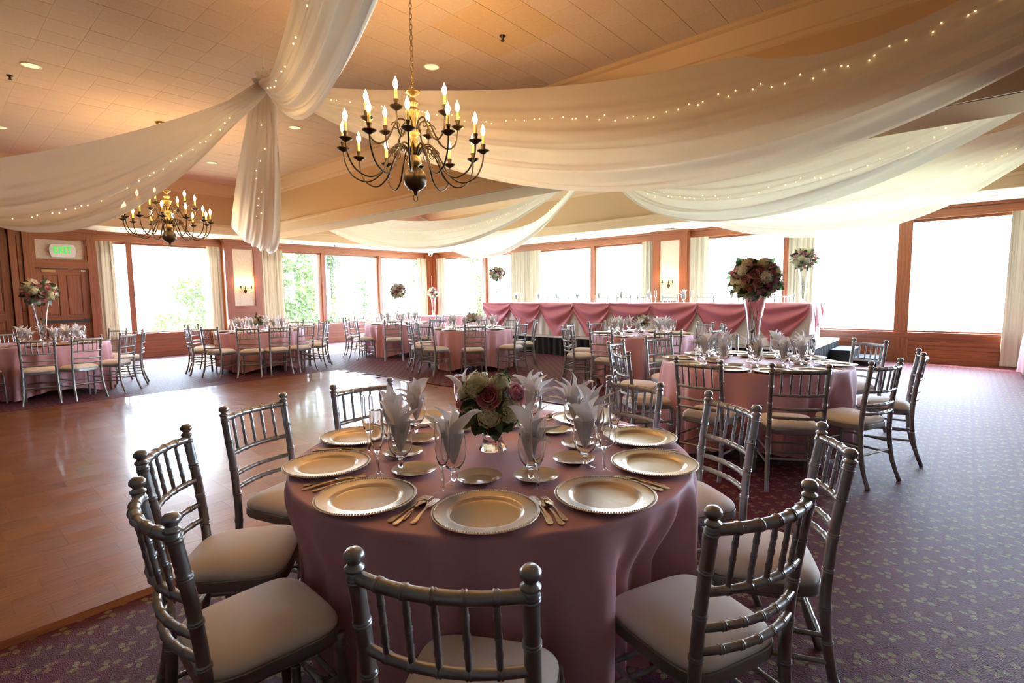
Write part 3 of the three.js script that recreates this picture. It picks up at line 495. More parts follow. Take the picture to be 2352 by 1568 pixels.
function pathRod(P, r, rings, seg, n) { // curved post
  const c = new THREE.CatmullRomCurve3(P.map((p) => V(...p))), ts = []; for (let i = 0; i <= n; i++) ts.push(i / n);
  const L = c.getLength(), w = 0.0036 / L; for (const q of rings) ts.push(q - 2.2 * w, q - 1.6 * w, q - w, q - 0.5 * w, q, q + 0.5 * w, q + w, q + 1.6 * w, q + 2.2 * w); ts.sort((a, b) => a - b);
  const tt = ts.filter((t) => t >= 0 && t <= 1);
  return sweep(tt.map((t) => c.getPointAt(t)), tt.map((t) => { let k = 1 - 0.12 * sstep(1 - t, 0.55, 1); for (const q of rings) { const d = Math.abs(t - q) / w; if (d < 2) k *= d < 0.3 ? 1.02 : d < 0.7 ? 1.1 : d < 1.3 ? 1.17 : 1.1; } return r * k; }), seg);
}
function makeChair(hi) {
  const t = new THREE.Group(); t.name = numbered('ballroom_chair'); scene.add(t); tag(t, '', 'chair');
  const s = hi ? 12 : 6, n = hi ? 26 : 8, R = (a) => a;
  for (const k of [-1, 1]) {
    const post = obj('back_post', pathRod([[k * 0.197, 0, -0.265], [k * 0.186, 0.15, -0.215], [k * 0.179, 0.32, -0.19], [k * 0.176, 0.45, -0.187], [k * 0.177, 0.65, -0.203], [k * 0.18, 0.885, -0.238]], 0.0172, R([0.16, 0.31, 0.44, 0.585, 0.72, 0.86, 0.975]), s, n * 2), silver, t);
    obj('finial', T(lathe([[0, 0.875], [0.012, 0.876], [0.02, 0.883], [0.0205, 0.889], [0.013, 0.895], [0.0135, 0.899], [0.0215, 0.908], [0.021, 0.918], [0.013, 0.927], [0, 0.929]], hi ? 18 : 8), k * 0.18, 0, -0.238), silver, post);
    obj('leg', pathRod([[k * 0.188, 0, 0.182], [k * 0.182, 0.2, 0.176], [k * 0.178, 0.425, 0.17]], 0.0165, R([0.3, 0.62, 0.9]), s, n), silver, t);
    obj('stretcher', rod([k * 0.183, 0.29, -0.19], [k * 0.181, 0.29, 0.175], 0.0085, [0.25, 0.5, 0.75], s - 2, [0, 0, 0], 6), silver, t);
    obj('stretcher', rod([k * 0.186, 0.2, -0.2], [k * 0.184, 0.2, 0.177], 0.0085, [0.25, 0.5, 0.75], s - 2, [0, 0, 0], 6), silver, t);
  }
  const rail = (y, z, r) => obj('back_rail', rod([-0.177, y, z], [0.177, y, z], r, hi ? [0.167, 0.333, 0.5, 0.667, 0.833] : [0.167, 0.333, 0.5, 0.667, 0.833], s, [0, 0, -0.038], hi ? 22 : 10), silver, t);
  rail(0.868, -0.236, 0.0145); rail(0.7, -0.211, 0.0118); rail(0.6, -0.2, 0.0112); rail(0.535, -0.194, 0.0112);
  for (let i = 1; i <= 5; i++) { const f = i / 6, x = lerp(-0.177, 0.177, f), b = -0.038 * 4 * f * (1 - f); obj('spindle', rod([x, 0.7, -0.211 + b], [x, 0.868, -0.236 + b], 0.0072, [0.25, 0.5, 0.75], s - 2, [0, 0, 0], 6), silver, t); }
  for (const y of [0.25, 0.17]) obj('stretcher', rod([-0.184, y, 0.178], [0.184, y, 0.178], 0.0085, [0.25, 0.5, 0.75], s - 2, [0, 0, 0], 6), silver, t);
  obj('stretcher', rod([-0.186, 0.23, -0.197], [0.186, 0.23, -0.197], 0.0085, [0.25, 0.5, 0.75], s - 2, [0, 0, 0], 6), silver, t);
  // seat frame and puffed cushion share a rounded trapezoid plan
  const plan = (a, k) => { const c = cos(a), q = sin(a), e = 0.42, X = Math.sign(c) * Math.pow(Math.abs(c), e), Z = Math.sign(q) * Math.pow(Math.abs(q), e); return [X * (0.188 + 0.012 * Z) * k, Z * 0.192 * k - 0.005 + 0.006]; };
  obj('seat_frame', grid(hi ? 56 : 28, 5, (u, v) => { const y = [0.44, 0.447, 0.442, 0.412, 0.405, 0.405][Math.round(v * 5)], k = [0.9, 0.99, 1.0, 1.0, 0.985, 0.85][Math.round(v * 5)], [x, z] = plan(u * 2 * PI, k); return [x, y, z]; }, { closeU: true }), silver, t);
  const prof = [[1e-4, 0.505], [0.25, 0.504], [0.5, 0.502], [0.7, 0.497], [0.85, 0.488], [0.95, 0.474], [0.985, 0.463], [0.978, 0.452], [0.95, 0.444]];
  const cu = obj('seat_cushion', grid(hi ? 56 : 28, prof.length - 1, (u, v) => { const [k, y] = prof[Math.round(v * (prof.length - 1))], [x, z] = plan(u * 2 * PI, k); return [x, y - 0.006 * (x * x + z * z) / 0.03 * 0.3, z, x + 0.5, z + 0.5]; }, { closeU: true }), cushionM, t); cu.userData = { label: 'ivory padded cushion' };
  return t;
}
const chairHi = makeChair(true), chairLo = makeChair(false);
const used = { hi: false, lo: false };
function chair(kind, mx, mz, faceDeg, label, group, y = 0) { // (mx, mz): middle of the back between the finials
  const f = faceDeg * D2R, cx = mx + cos(f) * 0.238, cz = mz + sin(f) * 0.238, turn = Math.atan2(cos(f), sin(f)), proto = kind === 'hi' ? chairHi : chairLo;
  if (!used[kind]) { used[kind] = true; proto.position.set(cx, y, cz); proto.rotation.y = turn; Object.assign(proto.userData, { label, group }); return proto; }
  return dup(proto, [cx, y, cz], turn, label, group);
}
// ---------------------------------------------------------------- tables, cloths, place settings
const TOP = 0.765;
const TABLES = {
  rose: { c: [1.6, -1.51], r: 0.82, hi: 2, set: [138.8, 174.9, 210.8, 245.8, 282, 318, 2, 38.4, 70, 104.2], of: 'rose bowl table', chairs: [[0.632, -0.745, -29], [0.373, -1.569, 3], [0.575, -2.195, 38], [1.089, -2.652, 70], [1.733, -2.695, 97], [2.53, -2.21, 143], [2.758, -1.455, 188], [2.533, -0.824, 216], [2.095, -0.324, 247], [1.371, -0.358, 292]] },
  tall: { c: [5.2, -1.5], r: 0.82, hi: 1, of: 'tall vase table near black steps', chairs: [[4.175, -2.328, 42], [4.954, -2.828, 85], [3.925, -1.53, 5], [4.02, -0.847, -28], [4.6, -0.414, -67], [5.46, -0.26, -98], [6.45, -0.73, 214], [5.8, -2.74, 118], [6.35, -2.2, 148], [6.53, -1.5, 180]] },
  swag: { c: [7.75, -3.95], r: 0.8, of: 'bouquet table before the swags', ang: [-103, -142, -69, 178, 135, 99, 63, 27, -9, -40] },
  aisle: { c: [7.3, -7.4], r: 0.8, of: 'bouquet table beyond dance floor', ang: [130, 173, -152, 88, 48, 0, -42, -80, -116] },
  garden: { c: [7.8, -10.45], r: 0.8, of: 'tall vase table at garden window', ang: [130, 184, 222, 258, 88, 45, 5, -35, -70] },
  pillar: { c: [4.6, -10.75], r: 0.8, of: 'table below door sconce', ang: [156, 125, 98, 74, 46, 10, -32, -75, -138, 190] },
  exit: { c: [1.3, -10.75], r: 0.82, of: 'tall vase table before exit door', ang: [99, 74, 46, 10, -27, 135, -65, -100] },
};
// which way a seat lies from its table's middle, told by what can be found that way
const MARKS = [['exit door', 2.25, -15.2], ['garden window', 9.6, -15.2], ['corner post', 12.7, -15], ['head table', 10, -7.2], ['black steps', 12, -1.6], ['long curtain', 12.9, 0.9], ['dance floor', 2.4, -6], ['door sconce', 6.1, -15.2], ['stage sconce', 12.9, -5.8]];
function sideOf(cx, cz, th, used) {
  const dif = (a, b) => ((a - b + 5 * PI) % (2 * PI)) - PI, l = [];
  for (const [n, x, z] of MARKS) if (Math.hypot(x - cx, z - cz) > 1.6) { const a = Math.atan2(z - cz, x - cx); l.push([`on the ${n} side`, Math.abs(dif(a, th))], [`opposite the ${n} side`, Math.abs(dif(a + PI, th)) + 0.05]); }
  l.sort((p, q) => p[1] - q[1]); const w = (l.find((q) => !used.has(q[0]) && q[1] < 0.45) || l[0])[0]; used.add(w); return w;
}
// clothes
function clothGeo(tb, nA, nV, opt) {
  const [cx, cz] = tb.c, R = tb.r, ph = opt.ph, seats = opt.seats || [];
  const rows = []; for (const k of [0, 0.4, 0.75, 0.93]) rows.push(['t', R * k]); rows.push(['t', R - 0.012]); for (let i = 0; i <= nV; i++) rows.push(['d', i / nV]);
  return grid(nA, rows.length - 1, (u, v) => {
    const th = u * 2 * PI, [kd, q] = rows[Math.round(v * (rows.length - 1))];
    if (kd === 't') return [q * cos(th), TOP, q * sin(th), q * cos(th), q * sin(th)];
    const corner = Math.pow(Math.abs(cos(2 * (th - ph))), 3), len = opt.len + opt.tip * corner, y = TOP - 0.006 - q * len;
    const fall = Math.min(1, q * 3.2), deep = q * q;
    let base = R + 0.012 * fall + 0.03 * q, free = 1;
    for (const [sa, sr] of seats) { const d = Math.abs(((th - sa + 3 * PI) % (2 * PI)) - PI), push = sstep(0.3 - d, 0, 0.1) * sstep(TOP - y, 0.0, 0.27); if (sr - 0.012 < base + 0.05) { base = lerp(base, Math.min(base, sr - 0.014 + 0.3 * d * d), push); free = Math.min(free, 1 - push); } }
    const nf = opt.folds, w = th * nf + 0.9 * sin(th * 3 + ph * 3) + 0.7 * sin(th * 7 + ph), shape = Math.pow(0.5 + 0.5 * sin(w), 1.6), A = opt.amp * Math.pow(q, 0.55) * (0.75 + 0.4 * sin(th * 5 + ph * 2));
    const r = base + A * (shape - 1 + 0.5 * free) + 0.012 * deep * (sin(th * Math.round(nf * 2.3) + ph) - 1);
    return [r * cos(th), y, r * sin(th), th * R, y];
  }, { closeU: true });
}
const lowChair = {};
let tN = 0;
for (const [key, tb] of Object.entries(TABLES)) {
  const [cx, cz] = tb.c, hi = tb.hi || 0;
  if (!tb.chairs) tb.chairs = tb.ang.map((a) => { const q = (a + rr(-3, 3)) * D2R, r = 1.27 + rr(-0.03, 0.04); return [cx + r * cos(q), cz + r * sin(q), a + 180 + rr(-6, 6)]; });
  const seats = tb.chairs.map(([x, z, f]) => { const fx = x + cos(f * D2R) * 0.435, fz = z + sin(f * D2R) * 0.435; return [Math.atan2(fz - cz, fx - cx), Math.hypot(fz - cz, fx - cx)]; });
  const t = thing('round_table', `round folding table under the pink cloth, the ${tb.of}`, 'table', [cx, 0, cz]);
  obj('tabletop', T(new THREE.CylinderGeometry(tb.r - 0.012, tb.r - 0.012, 0.03, 48), 0, TOP - 0.019, 0), whiteM, t);
  for (let i = 0; i < 4; i++) { const a = PI / 4 + i * PI / 2; obj('leg', sweep([V(cos(a) * 0.36, 0, sin(a) * 0.36), V(cos(a) * 0.36, TOP - 0.035, sin(a) * 0.36)], 0.016, 8), darkMet, t); }
  const c = obj('tablecloth', clothGeo(tb, hi === 2 ? 360 : hi ? 220 : 150, hi === 2 ? 36 : 18, { ph: 0.7 + tN * 1.3, folds: hi === 2 ? 25 : 22, amp: hi === 2 ? 0.1 : 0.1, len: 0.64, tip: 0.105, seats }), pinkCloth);
  c.position.set(cx, 0, cz); tag(c, `dusty pink floor length cloth on the ${tb.of}`, 'tablecloth');
  const grp = `chairs at the ${tb.of}`, uc = new Set();
  for (const [x, z, f] of tb.chairs) chair(hi ? 'hi' : 'lo', x, z, f, `silver chair at ${tb.of}, ${sideOf(cx, cz, Math.atan2(z - cz, x - cx), uc)}`, grp);
  if (!tb.set) tb.set = seats.map(([a]) => a / D2R);
  tN++;
}
// plates, glasses, napkins, cutlery
const charger = (hi) => { const seg = hi ? 72 : 28, t = new THREE.Group(); t.name = 'charger_plate';
  obj('plate_body', lathe([[0, 0.0], [0.1, 0.0], [0.106, 0.002], [0.116, 0.011], [0.16, 0.0145], [0.165, 0.0165], [0.163, 0.0185], [0.158, 0.017], [0.122, 0.0145], [0.115, 0.013], [0.109, 0.0065], [0.104, 0.0042], [0.1, 0.0035], [0, 0.0035]], seg), goldM, t);
  if (hi) { const b = new THREE.SphereGeometry(0.0032, 6, 4), gs = []; for (let i = 0; i < 120; i++) { const a = i / 120 * 2 * PI; gs.push(T(b, 0.157 * cos(a), 0.0178, 0.157 * sin(a))); } obj('beaded_rim', gs, goldM, t); }
  return t; };
const smallPlate = (hi) => lathe([[0, 0], [0.045, 0], [0.05, 0.003], [0.07, 0.012], [0.083, 0.017], [0.084, 0.0185], [0.07, 0.0145], [0.05, 0.006], [0.045, 0.0035], [0, 0.003]], hi ? 48 : 20);
const gobletOut = [[0, 0], [0.036, 0], [0.037, 0.003], [0.02, 0.009], [0.009, 0.018], [0.0085, 0.03], [0.0125, 0.036], [0.0085, 0.043], [0.009, 0.052], [0.024, 0.062], [0.038, 0.082], [0.0455, 0.11], [0.0465, 0.135], [0.0425, 0.165], [0.0405, 0.18]];
const gobletIn = [[0.039, 0.18], [0.0412, 0.165], [0.0448, 0.135], [0.0437, 0.11], [0.036, 0.084], [0.022, 0.066], [0.008, 0.06], [0, 0.0595]];
const fluteOut = [[0, 0], [0.033, 0], [0.034, 0.003], [0.016, 0.009], [0.006, 0.02], [0.0045, 0.045], [0.0065, 0.053], [0.0045, 0.061], [0.0048, 0.085], [0.012, 0.1], [0.021, 0.125], [0.0255, 0.16], [0.0255, 0.2], [0.0235, 0.25]];
const fluteIn = [[0.0222, 0.25], [0.0242, 0.2], [0.0242, 0.16], [0.0195, 0.126], [0.01, 0.104], [0, 0.1]];
const G = {
  goblet: [14, 24, 40].map((n) => [lathe([[0, 0.0095], ...gobletOut.slice(4), ...gobletIn], n), lathe(gobletOut.slice(1, 5), n)]),
  flute: [12, 20, 36].map((n) => [lathe([[0, 0.0095], ...fluteOut.slice(4), ...fluteIn], n), lathe(fluteOut.slice(1, 5), n)]),
  plate: [smallPlate(false), smallPlate(true), smallPlate(true)],
};
// fan folded napkin standing in a goblet: pleated cone and pointed petals
function napkinGeo(sd, hi) {
  const save = seed; seed = sd; const gs = [], nu = hi ? 10 : 4, nv = hi ? 14 : 6;
  gs.push(grid(hi ? 40 : 14, hi ? 10 : 4, (u, v) => { const a = u * 2 * PI, r = (0.004 + 0.034 * Math.pow(v, 0.8)) * (1 + 0.16 * sin(a * 5 + sd) + 0.06 * sin(a * 11)); return [r * cos(a), 0.075 + 0.115 * v, r * sin(a)]; }, { closeU: true }));
  const n = 6;
  for (let i = 0; i < n; i++) {
    const big = i === 0, a = big ? rr(-0.2, 0.2) : PI + rr(-0.55, 0.55), L = big ? rr(0.135, 0.15) : lerp(0.125, 0.12, i / n) * rr(0.9, 1.12), W = big ? 0.042 : rr(0.022, 0.029), tilt0 = big ? 0.45 : lerp(-0.15, 1.0, (i - 1) / (n - 2)), bend = big ? 0.3 : rr(0.1, 0.4), fold = rr(0.5, 1.0), c = cos(a), s = sin(a), r0 = big ? 0.012 : 0.006 + 0.006 * i, y0 = big ? 0.158 : 0.176 - 0.006 * i;
    gs.push(grid(nu, nv, (u, v) => {
      const x = (u - 0.5) * 2, w = W * (v < 0.5 ? 0.5 + 0.5 * sin(v / 0.5 * PI / 2) : Math.pow(1 - (v - 0.5) / 0.5, big ? 0.45 : 0.75)), ang = tilt0 + bend * v * v, r = r0 + L * v * sin(ang), y = y0 + L * v * cos(ang), k = Math.abs(x) * w * fold + 0.004 * sin(v * 9 + i);
      const rad = r - k * cos(ang), yy = y + k * sin(ang) * 0.7; return [rad * c - x * w * s, yy, rad * s + x * w * c];
    }));
  }
  seed = save; return merge(gs);
}
const NAPK = { lo: [11, 23, 37].map((s) => napkinGeo(s, false)), hi: [11, 23, 37, 51, 67].map((s) => napkinGeo(s, true)) };
// cutlery lies along +x, handle end at x = 0.1
const flat = (prof, th, y0 = 0.001) => { const s = new THREE.Shape(); prof.forEach(([x, z], i) => (i ? s.lineTo(x, z) : s.moveTo(x, z))); for (let i = prof.length - 1; i >= 0; i--) s.lineTo(prof[i][0], -prof[i][1]); const g = new THREE.ExtrudeGeometry(s, { depth: th, bevelEnabled: true, bevelSize: 0.0006, bevelThickness: 0.0006, bevelSegments: 1, steps: 1 }); g.rotateX(PI / 2); g.translate(0, y0 + th + 0.0006, 0); return g; };
const bow = (g, fn) => { const p = g.attributes.position; for (let i = 0; i < p.count; i++) p.setY(i, p.getY(i) + fn(p.getX(i))); g.computeVertexNormals(); return g; };
const handle = [[0.0, 0.0028], [0.03, 0.003], [0.055, 0.0055], [0.075, 0.0085], [0.082, 0.007], [0.088, 0.0092], [0.094, 0.008], [0.099, 0.003]];
const arch = (x) => 0.006 * Math.pow(cos(clamp(x / 0.2, -0.5, 0.5) * PI), 2);
const forkG = bow(merge([flat([[-0.038, 0.0105], [-0.03, 0.0115], [-0.012, 0.006], [0, 0.003], ...handle.slice(1)], 0.0018), ...[-0.009, -0.003, 0.003, 0.009].map((z) => { const g = flat([[-0.092, 0.0006], [-0.086, 0.0016], [-0.036, 0.0017]], 0.0014); g.translate(0, 0, z); return g; })]), arch);
const knifeG = flat([[-0.118, 0.001], [-0.11, 0.007], [-0.07, 0.0095], [-0.008, 0.008], [0.0, 0.0045], [0.03, 0.005], [0.06, 0.007], [0.08, 0.0095], [0.092, 0.0095], [0.099, 0.004]], 0.0025);
const spoonG = bow(merge([flat([[-0.02, 0.003], [0, 0.003], ...handle.slice(1)], 0.0018), (() => { const g = new THREE.SphereGeometry(1, 16, 8, 0, 2 * PI, PI / 2, PI / 2); g.scale(0.034, 0.008, 0.0205); g.translate(-0.05, 0.0085, 0); return g; })()]), (x) => (x > -0.02 ? arch(x) : 0.001));
const protoCharger = { hi: charger(true), lo: charger(false) };
function glass(name, [body, foot], pos, label, group) { const t = thing(name, label, 'glass', pos, 0, group); obj('bowl_and_stem', body, glassM, t); obj('foot', foot, thinGlass, t); }
function put(name, geo, mat, pos, turn, label, cat, group) { const m = obj(name, geo, mat); m.position.set(...pos); m.rotation.y = turn; tag(m, label, cat, group); return m; }
for (const [key, tb] of Object.entries(TABLES)) {
  const hi = tb.hi || 0, [cx, cz] = tb.c, q = (th, r, y = 0) => [cx + r * cos(th), TOP + 0.0015 + y, cz + r * sin(th)];
  const rC = tb.r - 0.145, us = new Set(), ug = new Set();
  tb.set.forEach((deg, i) => {
    const th = deg * D2R, glassTh = (deg - 19.5) * D2R, at = `on ${tb.of}, ${sideOf(cx, cz, th, us)}`, atG = `on ${tb.of}, ${sideOf(cx, cz, glassTh, ug)}`;
    const c = protoCharger[hi ? 'hi' : 'lo'].clone(); c.name = numbered('charger_plate'); scene.add(c); c.position.set(...q(th, rC)); c.rotation.y = rnd() * 6; tag(c, `charger plate ${at}`, 'plate', `charger plates on the ${tb.of}`);
    put('bread_plate', G.plate[hi], plateM, q(th + (7 + rr(-3, 3)) * D2R, 0.385 + rr(-0.015, 0.02)), 0, `small bread plate ${at}`, 'plate', `bread plates on the ${tb.of}`);
    const gp = q(glassTh + rr(-1.5, 1.5) * D2R, 0.435 + rr(-0.01, 0.01));
    glass('water_goblet', G.goblet[hi], gp, `water goblet ${atG}`, `water goblets on the ${tb.of}`);
    const N = hi ? NAPK.hi : NAPK.lo;
    put('napkin', N[(i * 2 + (hi ? 1 : 0)) % N.length], napkinM, gp, rnd() * 6.28, `standing napkin ${atG}`, 'napkin', `napkins on the ${tb.of}`);
    glass('champagne_flute', G.flute[hi], q(glassTh + rr(-1.5, 1.5) * D2R - 0.01, 0.525), `champagne flute ${atG}`, `champagne flutes on the ${tb.of}`);
    if (hi) {
      const lie = (name, g, dth, r, label, cat, group) => { const t2 = th + dth * D2R, skew = rr(-0.06, 0.06); put(name, g, cutleryM, q(t2, r), -t2 + skew, label, cat, group); };
      lie('fork', forkG, 17.5 - 1.2, rC - 0.01, `ornate fork ${at}`, 'fork', `forks on the ${tb.of}`); lie('fork', forkG, 19.5, rC - 0.025, `ornate fork ${at}`, 'fork', `forks on the ${tb.of}`);
      lie('knife', knifeG, -15.2 + 0.6, rC, `ornate knife ${at}`, 'knife', `knives on the ${tb.of}`); lie('spoon', spoonG, -16.8, rC + 0.012, `ornate spoon ${at}`, 'spoon', `spoons on the ${tb.of}`);
    }
  });
}
// ---------------------------------------------------------------- flowers and vases
function roseGeo(hi) {
  const gs = [], nu = hi ? 8 : 4, nv = hi ? 7 : 3, rings = hi ? [[2, 0.2, 1.08, 0.0], [3, 0.36, 1.04, 0.04], [4, 0.55, 0.98, 0.1], [5, 0.76, 0.86, 0.28], [5, 0.98, 0.62, 0.6]] : [[3, 0.35, 1.0, 0.03], [4, 0.62, 0.92, 0.15], [5, 0.92, 0.7, 0.5]];
  let k = 0;
  for (const [n, R, H, curl] of rings) for (let i = 0; i < n; i++, k++) {
    const a0 = k * 2.4, span = 2 * PI / n * 0.85;
    gs.push(grid(nu, nv, (u, v) => { const x = (u - 0.5) * 2, a = a0 + x * span * (0.5 + 0.5 * sin(PI * (0.15 + 0.7 * v))), r = R * (0.3 + 0.7 * sin(Math.min(v * 2.2, 1.57)) - (0.16 - curl * 0.2) * v * v) + curl * 0.25 * Math.pow(v, 4) - 0.04 * x * x * v, y = H * v - curl * 0.22 * Math.pow(v, 5) - 0.16 * x * x * v * v - 0.3; return [r * cos(a), y, r * sin(a)]; }));
  }
  return merge(gs);
}
function hydrGeo(hi) {
  const gs = [new THREE.SphereGeometry(0.8, hi ? 14 : 8, hi ? 10 : 6)], n = hi ? 110 : 34;
  for (let i = 0; i < n; i++) {
    const y = 1 - 2 * (i + 0.5) / n, r = Math.sqrt(1 - y * y), a = i * 2.39996, d = V(r * cos(a), y, r * sin(a)), u = V(0, 1, 0).cross(d).normalize(), w = d.clone().cross(u), rot = i * 1.3, R = 0.84 + 0.26 * hash(i, 1, 2), s = hi ? 0.17 : 0.3;
    for (let k = 0; k < 4; k++) { const e = rot + k * PI / 2, pt = (rr_, an, h) => d.clone().multiplyScalar(R + h).addScaledVector(u, rr_ * cos(an)).addScaledVector(w, rr_ * sin(an)); const A = pt(0, 0, -0.03), B = pt(s, e - 0.55, 0.04), C = pt(s * 1.15, e, 0.01), E = pt(s, e + 0.55, 0.04); const g = new THREE.BufferGeometry(); g.setAttribute('position', new THREE.Float32BufferAttribute([A, B, C, A, C, E].flatMap((q) => [q.x, q.y, q.z]), 3)); g.computeVertexNormals(); gs.push(g); }
  }
  return merge(gs);
}
const leafGeo = (wide) => grid(4, 6, (u, v) => { const x = (u - 0.5) * 2, w = wide * Math.pow(sin(PI * Math.pow(v, 0.75)), 0.8); return [x * w, -0.12 * v * v + 0.1 * Math.abs(x) * w, v]; });
const FG = { rose: [roseGeo(false), roseGeo(true)], hyd: [hydrGeo(false), hydrGeo(true)], leaf: [leafGeo(0.3), leafGeo(0.42), leafGeo(0.18)], berry: new THREE.IcosahedronGeometry(1, 2) };
const qUp = new THREE.Quaternion(), yAx = V(0, 1, 0), zAx = V(0, 0, 1);
function flowerAt(t, kind, hi, dir, c, rx, ry, size, m) { const o = obj(kind === 'hyd' ? 'hydrangea' : 'rose', FG[kind][hi], kind === 'hyd' ? hydM[m % 2] : roseM[m % 4], t); o.position.set(dir.x * rx, c + dir.y * ry, dir.z * rx); o.quaternion.setFromUnitVectors(yAx, V(dir.x, dir.y * 1.1 + 0.12, dir.z).normalize()); o.scale.setScalar(size); }
function leafAt(t, dir, c, rx, ry, size, m, g = 0) { const o = obj('leaf', FG.leaf[g], leafM[m % 3], t), d = V(dir.x + rr(-0.5, 0.5), dir.y + rr(-0.7, 0.4), dir.z + rr(-0.5, 0.5)).normalize(); o.position.set(dir.x * rx, c + dir.y * ry, dir.z * rx); o.quaternion.setFromUnitVectors(zAx, d); o.rotateZ(rr(-1, 1)); o.scale.setScalar(size); }
function ballBouquet(pos, R, ry, hi, n, label, low = false) {
  const t = thing('bouquet', label, 'flowers', pos);
  obj('foam_core', grid(14, 10, (u, v) => { const a = u * 2 * PI, e = (v - 0.5) * PI; return [R * 0.62 * cos(e) * cos(a), ry * 0.62 * sin(e), R * 0.62 * cos(e) * sin(a)]; }, { closeU: true }), leafM[0], t);
  const y0 = low ? -0.25 : -0.92;
  for (let i = 0; i < n; i++) {
    const y = lerp(0.97, y0, (i + 0.5) / n), r = Math.sqrt(1 - y * y), a = i * 2.39996 + pos[0], d = V(r * cos(a), y, r * sin(a)), k = hash(i, Math.round(pos[0] * 10), 4) * 5 | 0;
    if (k === 0 || k === 3) flowerAt(t, 'hyd', hi, d, 0, R * 0.78, ry * 0.78, R * rr(0.25, 0.31), i); else flowerAt(t, 'rose', hi, d, 0, R * 0.86, ry * 0.86, R * rr(0.17, 0.22), (i * 7 + k) % 4);
  }
  const nl = hi ? 90 : 44; for (let i = 0; i < nl; i++) { const y = lerp(0.9, low ? -0.7 : -1, (i + 0.5) / nl), r = Math.sqrt(Math.max(0, 1 - y * y)), a = i * 2.39996 + 1.1; leafAt(t, V(r * cos(a), y, r * sin(a)), 0, R * 0.76, ry * 0.76, R * rr(0.34, 0.5), i, i % 2); }
  return t;
}
function tallVase(pos, H, rt, label, hi) {
  const t = thing('trumpet_vase', label, 'vase', pos), seg = hi ? 36 : 18, k = rt / 0.105;
  obj('foot', lathe([[0, 0], [0.06 * k, 0], [0.062 * k, 0.006], [0.045 * k, 0.02], [0.036 * k, 0.028], [0, 0.028]], seg), thinGlass, t);
  obj('body', lathe([[0.001, 0.05], [0.036 * k, 0.03], [0.04 * k, 0.06], [0.05 * k, H * 0.35], [0.072 * k, H * 0.72], [rt, H], [rt - 0.004, H], [0.068 * k, H * 0.72], [0.046 * k, H * 0.35], [0.034 * k, 0.07], [0.001, 0.06]], seg), glassM, t);
  const st = thing('vase_greenery', `green stems inside ${label}`, 'stems', pos);
  for (let i = 0; i < 5; i++) { const a = i * 1.3; obj('stem', sweep(curve([[0.01 * cos(a), 0.07, 0.01 * sin(a)], [0.022 * k * cos(a + 1), H * 0.4, 0.022 * k * sin(a + 1)], [0.03 * k * cos(a + 2), H * 0.78, 0.03 * k * sin(a + 2)]], 10), 0.0022, 5), leafM[1], st); }
  for (let i = 0; i < 7; i++) { const o = obj('leaf', FG.leaf[i % 3], leafM[1 + i % 2], st), a = i * 2.4; o.position.set(0.016 * cos(a), 0.1 + i * H * 0.07, 0.016 * sin(a)); o.quaternion.setFromUnitVectors(zAx, V(cos(a) * 0.5, 0.8, sin(a) * 0.5).normalize()); o.scale.setScalar(0.045); }
}
